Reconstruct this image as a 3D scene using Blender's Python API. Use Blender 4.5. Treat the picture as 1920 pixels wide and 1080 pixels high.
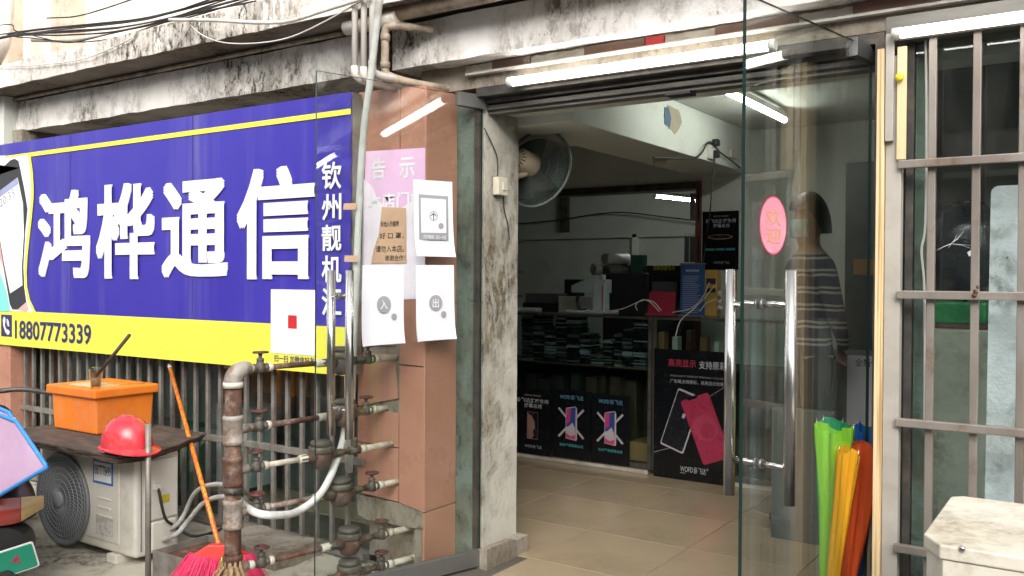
import bpy, bmesh, math, random
from mathutils import Vector as V, Matrix, noise as mnoise
random.seed(7)
for _o in list(bpy.data.objects): bpy.data.objects.remove(_o)
sc = bpy.context.scene
COL = sc.collection
R_ = math.radians
# ---------------------------------------------------------------- camera
CAMH, FPX = 1.42, 1674.0
YAW, PIT, ROL = R_(33.8), R_(0.68), R_(0.335)
_c, _s = math.cos(YAW), math.sin(YAW)
_r = V((_c, _s, 0)); _f0 = V((-_s, _c, 0)); _z = V((0, 0, 1))
FWD = _f0 * math.cos(PIT) - _z * math.sin(PIT)
_u0 = _f0 * math.sin(PIT) + _z * math.cos(PIT)
RGT = _r * math.cos(ROL) + _u0 * math.sin(ROL)
UPV = _u0 * math.cos(ROL) - _r * math.sin(ROL)
EYE = V((0, 0, CAMH))
cam = bpy.data.cameras.new('camera'); camo = bpy.data.objects.new('camera', cam); COL.objects.link(camo)
cam.sensor_width = 36.0; cam.lens = FPX / 1920 * 36.0; cam.clip_start = .02; cam.clip_end = 500
m = Matrix.Identity(4)
for i in range(3): m[i][0], m[i][1], m[i][2], m[i][3] = RGT[i], UPV[i], -FWD[i], EYE[i]
camo.matrix_world = m
sc.camera = camo
# ---------------------------------------------------------------- sky, sun, exposure
SUN_EL, SUN_AZ = R_(36), R_(150)      # overcast: soft, high, from behind the photographer
w = bpy.data.worlds.new('World'); sc.world = w; w.use_nodes = True
nt = w.node_tree; nt.nodes.clear()
sky = nt.nodes.new('ShaderNodeTexSky'); sky.sky_type = 'NISHITA'; sky.sun_disc = False
sky.sun_elevation = SUN_EL; sky.sun_rotation = SUN_AZ; sky.dust_density = 4; sky.air_density = 1.2
hs = nt.nodes.new('ShaderNodeHueSaturation'); hs.inputs['Saturation'].default_value = .22
bg = nt.nodes.new('ShaderNodeBackground'); bg.inputs['Strength'].default_value = .15
wo = nt.nodes.new('ShaderNodeOutputWorld')
nt.links.new(sky.outputs[0], hs.inputs['Color']); nt.links.new(hs.outputs[0], bg.inputs[0]); nt.links.new(bg.outputs[0], wo.inputs[0])
sl = bpy.data.lights.new('sun', 'SUN'); sl.energy = 1.25; sl.angle = R_(45); sl.color = (1, .965, .91)
slo = bpy.data.objects.new('sun', sl); COL.objects.link(slo)
# sun stands at azimuth: Nishita rotation measured clockwise from +Y
sd = V((math.sin(SUN_AZ) * math.cos(SUN_EL), math.cos(SUN_AZ) * math.cos(SUN_EL), math.sin(SUN_EL)))
slo.rotation_euler = (-sd).to_track_quat('-Z', 'Y').to_euler()
sc.view_settings.view_transform = 'Standard'; sc.view_settings.look = 'None'
sc.view_settings.exposure = 1.03; sc.view_settings.gamma = 1.0
sc.cycles.use_denoising = True
sc.cycles.max_bounces = 10; sc.cycles.transparent_max_bounces = 24
sc.cycles.sample_clamp_indirect = 6
# ---------------------------------------------------------------- measuring: where a line of sight meets a real plane of the place
def _ray(u, v): return FWD + RGT * ((u - 960) / FPX) + UPV * ((540 - v) / FPX)
def pX(u, v, X): d = _ray(u, v); return EYE + d * (X / d.x)
def pY(u, v, Y): d = _ray(u, v); return EYE + d * (Y / d.y)
def pZ(u, v, Z): d = _ray(u, v); return EYE + d * ((Z - CAMH) / d.z)
def pP(u, v, p, n): d = _ray(u, v); return EYE + d * ((p - EYE).dot(n) / d.dot(n))
def pr(p):
    q = V(p) - EYE; k = q.dot(FWD); return 960 + FPX * q.dot(RGT) / k, 540 - FPX * q.dot(UPV) / k
# ---------------------------------------------------------------- materials
MATS = {}
def _nodes(name):
    m = bpy.data.materials.new(name); m.use_nodes = True; nt = m.node_tree
    return m, nt, nt.nodes, nt.links, nt.nodes['Principled BSDF']
def _coord(N, L, stretch=(1, 1, 1)):
    tc = N.new('ShaderNodeTexCoord'); mp = N.new('ShaderNodeMapping'); mp.inputs['Scale'].default_value = stretch
    L.new(tc.outputs['Object'], mp.inputs['Vector']); return mp.outputs[0]
def _noise(N, L, co, scale, detail=6, rough=.6, dist=0):
    n = N.new('ShaderNodeTexNoise'); n.inputs['Scale'].default_value = scale; n.inputs['Detail'].default_value = detail
    n.inputs['Roughness'].default_value = rough; n.inputs['Distortion'].default_value = dist
    L.new(co, n.inputs['Vector']); return n.outputs['Fac']
def _ramp(N, L, fac, lo, hi):
    r = N.new('ShaderNodeMapRange'); r.inputs['From Min'].default_value = lo; r.inputs['From Max'].default_value = hi
    r.clamp = True; L.new(fac, r.inputs['Value']); return r.outputs[0]
def _mix(N, L, fac, a, b):
    mx = N.new('ShaderNodeMix'); mx.data_type = 'RGBA'
    if isinstance(fac, float): mx.inputs[0].default_value = fac
    else: L.new(fac, mx.inputs[0])
    for i, x in ((6, a), (7, b)):
        if isinstance(x, (tuple, list)): mx.inputs[i].default_value = (*x[:3], 1)
        else: L.new(x, mx.inputs[i])
    return mx.outputs[2]
def _math(N, L, op, a, b=None):
    n = N.new('ShaderNodeMath'); n.operation = op
    for i, x in enumerate((a, b)):
        if x is None: continue
        if isinstance(x, (int, float)): n.inputs[i].default_value = x
        else: L.new(x, n.inputs[i])
    return n.outputs[0]
def _bump(N, L, b, fac, strength, dist=.01):
    bp = N.new('ShaderNodeBump'); bp.inputs['Strength'].default_value = strength; bp.inputs['Distance'].default_value = dist
    L.new(fac, bp.inputs['Height']); L.new(bp.outputs[0], b.inputs['Normal'])
def M(name, col, rough=.5, metal=0., var=None, scale=6., lo=.42, hi=.62, bump=0., bscale=None, stretch=(1, 1, 1), spec=.5,
      dirt=None, dscale=3., dlo=.5, dhi=.75, dstretch=(1, 1, 1), coat=0., emit=None, estr=0., trans=0., sss=0.):
    if name in MATS: return MATS[name]
    m, nt, N, L, b = _nodes(name)
    b.inputs['Base Color'].default_value = (*col, 1); b.inputs['Roughness'].default_value = rough
    b.inputs['Metallic'].default_value = metal; b.inputs['Specular IOR Level'].default_value = spec
    b.inputs['Coat Weight'].default_value = coat; b.inputs['Transmission Weight'].default_value = trans
    if sss: b.inputs['Subsurface Weight'].default_value = sss
    if emit: b.inputs['Emission Color'].default_value = (*emit, 1); b.inputs['Emission Strength'].default_value = estr
    c = col
    co = _coord(N, L, stretch)
    if var is None: var = tuple(x * .8 for x in col); lo, hi = .35, .75
    c = _mix(N, L, _ramp(N, L, _noise(N, L, co, scale), lo, hi), col, var)
    if dirt:
        co2 = _coord(N, L, dstretch)
        k = _math(N, L, 'MULTIPLY', _ramp(N, L, _noise(N, L, co2, dscale, 8, .65), dlo, dhi), _ramp(N, L, _noise(N, L, co2, dscale * 9, 5), .3, .6))
        c = _mix(N, L, k, c, dirt)
    L.new(c, b.inputs['Base Color'])
    rr = _ramp(N, L, _noise(N, L, co, scale * 2.3), .3, .7)
    L.new(_math(N, L, 'MULTIPLY_ADD', rr, .16), b.inputs['Roughness']) if False else None
    rn = N.new('ShaderNodeMapRange'); rn.inputs['To Min'].default_value = max(.02, rough - .07); rn.inputs['To Max'].default_value = min(1, rough + .09)
    L.new(rr, rn.inputs['Value']); L.new(rn.outputs[0], b.inputs['Roughness'])
    if bump: _bump(N, L, b, _noise(N, L, co, bscale or scale * 8, 6), bump)
    MATS[name] = m; return m
def stained(name, base, base2, mold, patch=(.46, .62), pscale=1.3, fscale=26., streak=1., floor=.0):
    """old whitewashed concrete with lichen and run-off streaks"""
    m, nt, N, L, b = _nodes(name)
    co = _coord(N, L); cs = _coord(N, L, (1, 1, .16)); cf = _coord(N, L, (1, 1, .5 if streak else 1))
    big = _ramp(N, L, _noise(N, L, co, pscale, 5, .62), *patch)
    run = _ramp(N, L, _noise(N, L, cs, 9, 7, .7), .42, .66)
    fin = _ramp(N, L, _noise(N, L, cf, fscale, 10, .78, .3), .46, .57)
    spk = _ramp(N, L, _noise(N, L, cf, fscale * 2.6, 5, .65), .6, .72)
    k = _math(N, L, 'MULTIPLY', big, _math(N, L, 'MAXIMUM', fin, _math(N, L, 'MULTIPLY', run, .7 * streak)))
    k = _math(N, L, 'MAXIMUM', k, _math(N, L, 'MULTIPLY', spk, _ramp(N, L, big, 0, .4)))
    tanw = _math(N, L, 'MULTIPLY', _ramp(N, L, big, 0, .7), _ramp(N, L, _noise(N, L, cf, fscale * .45, 7, .7), .38, .62))
    base_c = _mix(N, L, _ramp(N, L, _noise(N, L, co, 3.1), .35, .65), base, base2)
    base_c = _mix(N, L, _math(N, L, 'MULTIPLY', tanw, .5), base_c, tuple(x * f * .55 for x, f in zip(base, (1, .93, .82))))
    mold2 = _mix(N, L, _ramp(N, L, _noise(N, L, co, 14, 8), .38, .62), mold, tuple(min(1, x * f) for x, f in zip(mold, (4.2, 3.9, 3.2))))
    L.new(_mix(N, L, k, base_c, mold2), b.inputs['Base Color'])
    b.inputs['Roughness'].default_value = .9; b.inputs['Specular IOR Level'].default_value = .2
    h = _math(N, L, 'SUBTRACT', _noise(N, L, co, 40, 8), _math(N, L, 'MULTIPLY', k, .6))
    _bump(N, L, b, h, .55, .012)
    MATS[name] = m; return m
def glass(name, tint=(.86, .93, .9), rough=.0, dirt=.0):
    m = bpy.data.materials.new(name); m.use_nodes = True; nt = m.node_tree; N, L = nt.nodes, nt.links; N.clear()
    out = N.new('ShaderNodeOutputMaterial'); tr = N.new('ShaderNodeBsdfTransparent'); gl = N.new('ShaderNodeBsdfGlossy')
    tr.inputs[0].default_value = (*tint, 1); gl.inputs['Roughness'].default_value = rough; gl.inputs[0].default_value = (1, 1, 1, 1)
    fr = N.new('ShaderNodeFresnel'); ge = N.new('ShaderNodeNewGeometry')
    ior = _math(N, L, 'SUBTRACT', 1.5, _math(N, L, 'MULTIPLY', ge.outputs['Backfacing'], 1.5 - 1 / 1.5)); L.new(ior, fr.inputs['IOR'])
    mx = N.new('ShaderNodeMixShader'); L.new(fr.outputs[0], mx.inputs[0]); L.new(tr.outputs[0], mx.inputs[1]); L.new(gl.outputs[0], mx.inputs[2])
    o = mx.outputs[0]
    if dirt:
        df = N.new('ShaderNodeBsdfDiffuse'); df.inputs[0].default_value = (.5, .5, .46, 1)
        co = _coord(N, L, (1, 1, .25))
        k = _math(N, L, 'MULTIPLY', _ramp(N, L, _noise(N, L, co, 5, 8, .7), .45, .8), dirt)
        m2 = N.new('ShaderNodeMixShader'); L.new(k, m2.inputs[0]); L.new(o, m2.inputs[1]); L.new(df.outputs[0], m2.inputs[2]); o = m2.outputs[0]
    L.new(o, out.inputs[0]); MATS[name] = m; return m
def lamp_mat(name, col, strength):
    m, nt, N, L, b = _nodes(name)
    b.inputs['Base Color'].default_value = (.8, .8, .8, 1)
    b.inputs['Emission Color'].default_value = (*col, 1); b.inputs['Emission Strength'].default_value = strength
    MATS[name] = m; return m
# ---------------------------------------------------------------- mesh builder
class MB:
    def __init__(s): s.v = []; s.f = []; s.m = []; s.s = []
    def add(s, vs, fs, mi=0, sm=False):
        o = len(s.v); s.v += [V(p) for p in vs]
        for f in fs: s.f.append([o + i for i in f]); s.m.append(mi); s.s.append(sm)
        return s
    def box(s, x0, x1, y0, y1, z0, z1, mi=0):
        vs = [(x, y, z) for z in (z0, z1) for y in (y0, y1) for x in (x0, x1)]
        return s.add(vs, [(0, 2, 3, 1), (4, 5, 7, 6), (0, 1, 5, 4), (2, 6, 7, 3), (0, 4, 6, 2), (1, 3, 7, 5)], mi)
    def obox(s, c, ax, ay, az, mi=0):
        c, ax, ay, az = V(c), V(ax), V(ay), V(az)
        vs = [c + ax * i + ay * j + az * k for k in (-1, 1) for j in (-1, 1) for i in (-1, 1)]
        fs = [(0, 2, 3, 1), (4, 5, 7, 6), (0, 1, 5, 4), (2, 6, 7, 3), (0, 4, 6, 2), (1, 3, 7, 5)]
        if ax.cross(ay).dot(az) < 0: fs = [f[::-1] for f in fs]
        return s.add(vs, fs, mi)
    def bar(s, a, b, w, h, up=(0, 0, 1), mi=0):
        a, b = V(a), V(b); d = (b - a); l = d.length; d.normalize(); u = V(up); x = d.cross(u)
        if x.length < 1e-4: x = d.cross(V((1, 0, 0)))
        x.normalize(); u = x.cross(d)
        return s.obox((a + b) / 2, d * l / 2, x * w / 2, u * h / 2, mi)
    def tube(s, pts, r, n=10, cap=True, mi=0, sm=True, flat=None):
        pts = [V(p) for p in pts]; k = len(pts); rs = r if isinstance(r, (list, tuple)) else [r] * k
        T = []
        for i in range(k):
            t = (pts[min(i + 1, k - 1)] - pts[max(i - 1, 0)]); T.append(t.normalized() if t.length > 1e-9 else V((0, 0, 1)))
        x = T[0].orthogonal().normalized() if abs(T[0].z) > .95 else T[0].cross(V((0, 0, 1))).normalized()
        vs = []; fs = []
        for i in range(k):
            x = (x - T[i] * x.dot(T[i])).normalized(); y = T[i].cross(x)
            for j in range(n):
                a = 2 * math.pi * j / n; vs.append(pts[i] + (x * math.cos(a) + y * math.sin(a) * (flat or 1)) * rs[i])
        for i in range(k - 1):
            for j in range(n):
                j2 = (j + 1) % n; fs.append((i * n + j, i * n + j2, (i + 1) * n + j2, (i + 1) * n + j))
        s.add(vs, fs, mi, sm)
        if cap:
            o = len(s.v) - k * n
            s.f.append([o + j for j in range(n)][::-1]); s.m.append(mi); s.s.append(False)
            s.f.append([o + (k - 1) * n + j for j in range(n)]); s.m.append(mi); s.s.append(False)
        return s
    def lathe(s, prof, o=(0, 0, 0), ax=(0, 0, 1), n=24, mi=0, sm=True, xr=None):
        ax = V(ax).normalized(); o = V(o); x = xr or (ax.orthogonal().normalized()); x = V(x).normalized(); y = ax.cross(x)
        vs = []; fs = []
        for r, h in prof:
            for j in range(n):
                a = 2 * math.pi * j / n; vs.append(o + ax * h + (x * math.cos(a) + y * math.sin(a)) * r)
        for i in range(len(prof) - 1):
            for j in range(n):
                j2 = (j + 1) % n; fs.append((i * n + j, i * n + j2, (i + 1) * n + j2, (i + 1) * n + j))
        s.add(vs, fs, mi, sm)
        b = len(s.v) - len(prof) * n
        for i, rev in ((0, True), (len(prof) - 1, False)):
            if prof[i][0] > 1e-5:
                f = [b + i * n + j for j in range(n)]; s.f.append(f[::-1] if rev else f); s.m.append(mi); s.s.append(False)
        return s
    def prism(s, poly, o, ex, ey, d, mi=0, smi=None):
        """outline (x, y) on the plane o + ex x + ey y, given thickness d backwards from the face"""
        o, ex, ey = V(o), V(ex), V(ey); n = ex.cross(ey).normalized(); k = len(poly)
        a = sum(poly[i][0] * poly[(i + 1) % k][1] - poly[(i + 1) % k][0] * poly[i][1] for i in range(k))
        if a < 0: poly = poly[::-1]
        fr = [o + ex * p[0] + ey * p[1] for p in poly]; bk = [p - n * d for p in fr]
        s.add(fr + bk, [list(range(k)), list(range(2 * k - 1, k - 1, -1))], mi)
        b = len(s.v) - 2 * k
        for i in range(k):
            j = (i + 1) % k; s.f.append([b + i, b + k + i, b + k + j, b + j]); s.m.append(mi if smi is None else smi); s.s.append(False)
        return s
    def grid(s, fn, nu, nv, mi=0, sm=True, flip=False):
        vs = [fn(i / nu, j / nv) for j in range(nv + 1) for i in range(nu + 1)]; fs = []
        for j in range(nv):
            for i in range(nu):
                a = j * (nu + 1) + i; f = (a, a + 1, a + nu + 2, a + nu + 1); fs.append(f[::-1] if flip else f)
        return s.add(vs, fs, mi, sm)
    def rbox(s, x0, x1, y0, y1, z0, z1, step=.06, amp=.006, seed=0, mi=0):
        """cast concrete: a box whose long edges wander a little"""
        nx = max(1, int((x1 - x0) / step)); ny = max(1, int((y1 - y0) / .08)); nz = max(1, int((z1 - z0) / .05))
        vs = {}; 
        def vid(i, j, k):
            if (i, j, k) not in vs:
                p = V((x0 + (x1 - x0) * i / nx, y0 + (y1 - y0) * j / ny, z0 + (z1 - z0) * k / nz))
                q = mnoise.noise_vector(p * 9 + V((seed, 0, 0))) * amp + mnoise.noise_vector(p * 30 + V((seed, 3, 0))) * amp * .45
                if i in (0, nx): q.x = 0
                vs[(i, j, k)] = len(s.v); s.v.append(p + q)
            return vs[(i, j, k)]
        def F(a, b, c, d): s.f.append([a, b, c, d]); s.m.append(mi); s.s.append(False)
        for i in range(nx):
            for j in range(ny):
                F(vid(i, j, 0), vid(i, j + 1, 0), vid(i + 1, j + 1, 0), vid(i + 1, j, 0)); F(vid(i, j, nz), vid(i + 1, j, nz), vid(i + 1, j + 1, nz), vid(i, j + 1, nz))
            for k in range(nz):
                F(vid(i, 0, k), vid(i + 1, 0, k), vid(i + 1, 0, k + 1), vid(i, 0, k + 1)); F(vid(i, ny, k), vid(i, ny, k + 1), vid(i + 1, ny, k + 1), vid(i + 1, ny, k))
        for j in range(ny):
            for k in range(nz):
                F(vid(0, j, k), vid(0, j, k + 1), vid(0, j + 1, k + 1), vid(0, j + 1, k)); F(vid(nx, j, k), vid(nx, j + 1, k), vid(nx, j + 1, k + 1), vid(nx, j, k + 1))
        return s
    def build(s, name, mat, parent=None, bevel=0., seg=2, origin=None):
        me = bpy.data.meshes.new(name)
        if parent is not None:
            r = parent
            while r.parent: r = r.parent
            org = r.location.copy()
        elif origin is not None: org = V(origin)
        else:
            lo = [min(p[i] for p in s.v) for i in range(3)]; hi = [max(p[i] for p in s.v) for i in range(3)]
            org = V(((lo[0] + hi[0]) / 2, (lo[1] + hi[1]) / 2, lo[2]))
        me.from_pydata([p - org for p in s.v], [], s.f)
        for mm in (mat if isinstance(mat, (list, tuple)) else [mat]): me.materials.append(MATS[mm] if isinstance(mm, str) else mm)
        me.polygons.foreach_set('material_index', s.m); me.polygons.foreach_set('use_smooth', s.s)
        if bevel:
            bm = bmesh.new(); bm.from_mesh(me)
            bmesh.ops.remove_doubles(bm, verts=bm.verts, dist=1e-6)
            es = [e for e in bm.edges if len(e.link_faces) == 2 and e.calc_face_angle(0) > .5]
            bmesh.ops.bevel(bm, geom=es, offset=bevel, segments=seg, affect='EDGES', profile=.6, clamp_overlap=True)
            bm.to_mesh(me); bm.free()
        me.update()
        o = bpy.data.objects.new(name, me); COL.objects.link(o)
        if parent is None: o.location = org
        else: o.parent = parent
        return o
def tag(o, label=None, cat=None, group=None, kind=None):
    for k, x in (('label', label), ('category', cat), ('group', group), ('kind', kind)):
        if x: o[k] = x
    return o
def thing(name, label, cat, loc=(0, 0, 0), group=None, rz=0):
    o = bpy.data.objects.new(name, None); COL.objects.link(o); o.location = loc; o.rotation_euler = (0, 0, rz); o.empty_display_size = .05
    return tag(o, label, cat, group)
def copy_tree(o, parent=None):
    c = o.copy(); COL.objects.link(c); c.parent = parent
    for ch in list(o.children): copy_tree(ch, c)
    return c
_tcache = {}
def text_mb(body, o, ex, ey, w, h=None, bold=0., depth=0., mi=0, mb=None, shear=0.):
    """lettering fitted to a w x h rectangle on the plane o, ex, ey (o = lower left corner)"""
    key = (body, bold)
    if key not in _tcache:
        c = bpy.data.curves.new('t', 'FONT'); c.body = body; c.offset = bold; c.resolution_u = 3; c.space_line = 1.1
        ob = bpy.data.objects.new('t', c); COL.objects.link(ob)
        me = bpy.data.meshes.new_from_object(ob.evaluated_get(bpy.context.evaluated_depsgraph_get()))
        _tcache[key] = ([v.co.copy() for v in me.vertices], [list(p.vertices) for p in me.polygons])
        bpy.data.objects.remove(ob); bpy.data.curves.remove(c); bpy.data.meshes.remove(me)
    vs, fs = _tcache[key]
    x0, x1 = min(p.x for p in vs), max(p.x for p in vs); y0, y1 = min(p.y for p in vs), max(p.y for p in vs)
    sx = w / (x1 - x0); sy = h / (y1 - y0) if h else sx
    o, ex, ey = V(o), V(ex), V(ey); n = ex.cross(ey).normalized()
    mb = mb or MB()
    P = [o + ex * ((p.x - x0) * sx + shear * (p.y - y0) * sy) + ey * ((p.y - y0) * sy) for p in vs]
    mb.add(P, fs, mi)
    if depth:
        k = len(P); b = len(mb.v) - k
        E = {}
        for f in fs:
            for i in range(len(f)):
                a, c = f[i], f[(i + 1) % len(f)]; E[(a, c)] = E.get((a, c), 0) + 1
        mb.v += [p - n * depth for p in P]
        for (a, c) in list(E):
            if (c, a) not in E: mb.f.append([b + a, b + k + a, b + k + c, b + c]); mb.m.append(mi); mb.s.append(False)
    return mb
def text(name, body, mat, parent, o, ex, ey, w, h=None, bold=0., depth=0., **k):
    return text_mb(body, o, ex, ey, w, h, bold, depth, **k).build(name, mat, parent)
XV, ZV = V((1, 0, 0)), V((0, 0, 1))
def rectY(u0, v0, u1, v1, Y):
    """a rectangle on a plane parallel to the facade, from two picture corners"""
    a, b = pY(u0, (v0 + v1) / 2, Y), pY(u1, (v0 + v1) / 2, Y); um = (u0 + u1) / 2
    t, c = pY(um, v0, Y), pY(um, v1, Y); return a.x, b.x, c.z, t.z
def arc(c, r, a0, a1, n, ex=V((1, 0, 0)), ey=V((0, 0, 1))):
    return [V(c) + (ex * math.cos(a0 + (a1 - a0) * i / n) + ey * math.sin(a0 + (a1 - a0) * i / n)) * r for i in range(n + 1)]
def spline(pts, n=8):
    pts = [V(p) for p in pts]; out = []
    P = [pts[0] * 2 - pts[1]] + pts + [pts[-1] * 2 - pts[-2]]
    for i in range(1, len(P) - 2):
        for k in range(n):
            t = k / n; a, b, c, d = P[i - 1], P[i], P[i + 1], P[i + 2]
            out.append(.5 * ((2 * b) + (c - a) * t + (2 * a - 5 * b + 4 * c - d) * t * t + (3 * b - a - 3 * c + d) * t ** 3))
    return out + [pts[-1]]
# ================================================================ materials of the place
stained('beam_concrete', (.84, .81, .78), (.76, .72, .67), (.028, .024, .018), patch=(.435, .63), pscale=1.3, streak=1.0)
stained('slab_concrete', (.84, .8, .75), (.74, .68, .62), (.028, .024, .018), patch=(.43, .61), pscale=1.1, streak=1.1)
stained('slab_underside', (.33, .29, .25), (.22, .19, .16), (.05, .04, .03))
stained('upper_plaster', (.82, .77, .68), (.78, .69, .6), (.2, .13, .09), patch=(.55, .75), pscale=.7, streak=.5)
stained('pilaster_paint', (.7, .58, .46), (.62, .5, .4), (.14, .1, .08), patch=(.5, .7), pscale=1.2)
stained('reveal_plaster', (.5, .48, .42), (.38, .36, .31), (.045, .038, .028), patch=(.42, .6), pscale=1.6, fscale=14, streak=1.)
stained('mortar', (.34, .31, .26), (.24, .21, .17), (.06, .05, .04), patch=(.3, .7), pscale=4)
stained('pavement_concrete', (.5, .47, .39), (.4, .37, .3), (.05, .048, .04), patch=(.44, .66), pscale=2.2, fscale=18, streak=0)
stained('street_asphalt', (.15, .15, .145), (.1, .1, .1), (.04, .04, .04), pscale=1, streak=0)
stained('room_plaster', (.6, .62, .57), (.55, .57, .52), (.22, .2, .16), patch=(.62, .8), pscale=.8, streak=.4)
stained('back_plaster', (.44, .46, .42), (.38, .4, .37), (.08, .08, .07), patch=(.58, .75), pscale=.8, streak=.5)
stained('green_steel', (.17, .215, .185), (.11, .14, .12), (.035, .035, .03), patch=(.42, .58), pscale=3, fscale=18, streak=1.2)
M('brown_tile', (.43, .215, .15), .3, var=(.38, .185, .125), scale=2.5, bump=.03, bscale=40, dirt=(.2, .11, .07), dscale=2.2, dlo=.55, dhi=.8)
M('brown_band_tile', (.17, .085, .06), .4, var=(.13, .07, .05), scale=4, dirt=(.4, .36, .32), dscale=6, dlo=.58, dhi=.7)
M('patch_plaster', (.5, .47, .42), .9, var=(.38, .35, .3), scale=14, bump=.3)
M('floor_tile', (.33, .258, .17), .16, var=(.29, .225, .148), scale=1.6, dirt=(.2, .15, .1), dscale=1.6, dlo=.52, dhi=.9, spec=.5)
M('grout', (.08, .065, .05), .9)
M('dark_steel', (.05, .048, .045), .45, .4, var=(.09, .08, .07), scale=9, dirt=(.16, .12, .09), dscale=5)
M('grey_steel', (.25, .235, .21), .45, .35, var=(.18, .165, .145), scale=9, dirt=(.13, .08, .05), dscale=4, dlo=.5, dhi=.7)
M('header_paint', (.13, .125, .11), .55, 0, var=(.08, .075, .065), scale=5, stretch=(.4, 3, 3))
M('red_brown_wood', (.16, .045, .03), .5)
M('white_paint', (.75, .74, .7), .5)
M('white_plastic', (.72, .71, .67), .35, var=(.62, .6, .54), scale=5)
M('pvc', (.7, .67, .61), .35, var=(.55, .5, .43), scale=7, stretch=(1, 1, .35), dirt=(.16, .12, .08), dscale=5, dlo=.56, dhi=.72)
M('pvc_grey', (.52, .54, .5), .4, var=(.42, .43, .4), scale=8, dirt=(.2, .17, .13), dscale=4, dlo=.55, dhi=.75)
M('pvc_old', (.45, .37, .28), .6, var=(.28, .21, .15), scale=9, dirt=(.08, .06, .045), dscale=4, dlo=.45, dhi=.62)
M('black_rubber', (.018, .018, .019), .55)
M('black_plastic', (.022, .022, .024), .35)
M('dark_fabric', (.03, .03, .035), .85)
lamp_mat('tube_light', (1, .97, .9), 9.)
lamp_mat('tube_light_dim', (.95, 1, .92), 18.)
lamp_mat('tube_light_back', (.95, 1, .92), 42.)
glass('clear_glass', (.9, .95, .925), 0., .10)
glass('door_glass', (.965, .985, .975), 0., .03)
glass('shelf_glass', (.8, .87, .84))
M('glass_edge', (.012, .03, .026), .15)
# ================================================================ ground
g = MB().add([(-60, -60, -.12), (60, -60, -.12), (60, 60, -.12), (-60, 60, -.12)], [(0, 1, 2, 3)]).build('street_ground', 'street_asphalt', origin=(0, 0, -.12)); tag(g, kind='structure')
g = MB().rbox(-9, -2.66, 1.9, 3.32, -.2, -.015, step=.12, amp=.012).build('pavement', 'pavement_concrete', origin=(-5, 2.6, -.02)); tag(g, kind='structure')
# ================================================================ unseen row of houses added across the street to darken the panes' reflections
M('house_render', (.45, .43, .4), .9, var=(.36, .34, .31), scale=.8, dirt=(.1, .095, .085), dscale=.5); M('house_window', (.03, .035, .04), .15); M('shutter_grey', (.2, .2, .2), .6, var=(.15, .15, .15), scale=3, stretch=(.2, .2, 12))
for hx0, hx1, hh, lb in ((-17, -6.2, 6.4, 'unseen grey rendered house added across the street with dark upper windows'), (-6.1, 2.4, 5.7, 'unseen lower grey house added across the street facing the glass doors'), (2.5, 14, 6.8, 'unseen tall grey house added across the street facing the barred window')):
    Hs = thing('added_house', lb, 'building', ((hx0 + hx1) / 2, -9.5, -.12), 'added houses across the street')
    MB().box(hx0, hx1, -13, -9.2, -.12, hh).build('wall', 'house_render', Hs)
    MB().box(hx0, hx1, -9.19, -8.6, 3.0, 3.18).build('ledge', 'house_render', Hs); MB().box(hx0, hx1, -9.19, -8.9, hh - .2, hh + .1).build('cornice', 'house_render', Hs)
    x = hx0 + .5
    while x < hx1 - 2: 
        MB().box(x, x + 2.1, -9.19, -9.12, -.1, 2.6).build('shutter', 'shutter_grey', Hs); MB().box(x + .2, x + 1.7, -9.19, -9.14, 3.8, 5.2).build('window', 'house_window', Hs); x += 2.7
# ================================================================ shop front building
B = thing('shop_building', 'old shop building with lichen-stained white concrete ledges and brown tiled pillar', 'building', (-3, 3.6, -.12))
MB().rbox(-9.2, -3.205, 3.39, 3.86, 2.455, 2.668, seed=1).build('concrete_beam', 'beam_concrete', B)
MB().rbox(-3.0, 2.6, 3.39, 3.86, 2.455, 2.668, seed=5).build('concrete_beam', 'beam_concrete', B)
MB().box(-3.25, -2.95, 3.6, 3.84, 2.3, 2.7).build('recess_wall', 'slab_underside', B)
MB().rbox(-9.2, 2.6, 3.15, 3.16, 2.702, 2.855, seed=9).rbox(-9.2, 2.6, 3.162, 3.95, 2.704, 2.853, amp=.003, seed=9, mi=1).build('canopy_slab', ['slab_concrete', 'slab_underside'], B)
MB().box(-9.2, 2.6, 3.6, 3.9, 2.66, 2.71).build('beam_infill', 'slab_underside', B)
MB().box(-9.2, 2.6, 3.78, 4.0, 2.853, 6.2).build('upper_wall', 'upper_plaster', B)
for u0, u1, d in ((-60, 24, .12), (100, 141, .1)):
    a, b = pY(u0, 60, 3.7).x, pY(u1, 60, 3.7).x
    MB().rbox(a, b, 3.78 - d, 3.779, 2.85, 6.1, step=.2, amp=.004).build('pilaster', 'pilaster_paint', B)
# wall behind the sign, round the low barred window
MB().box(-9.2, -6.47, 3.36, 3.86, -.12, 2.46).box(-6.47, -3.075, 3.45, 3.86, 1.25, 2.28).box(-6.47, -2.95, 3.8, 3.86, 2.281, 2.46).box(-6.47, -3.075, 3.34, 3.86, -.12, -.03).build('front_wall', 'mortar', B)
x1 = pY(18, 700, 3.2).x
MB().box(-7.1, x1, 3.205, 3.355, -.02, .93).build('tile', 'brown_tile', B, .004)
# plinth tile below the barred window
for i in range(6):
    MB().box(-6.4 + i * .555, -6.4 + i * .555 + .548, 3.325, 3.338, -.1, -.035).build('tile', 'brown_tile', B, .002)
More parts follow.
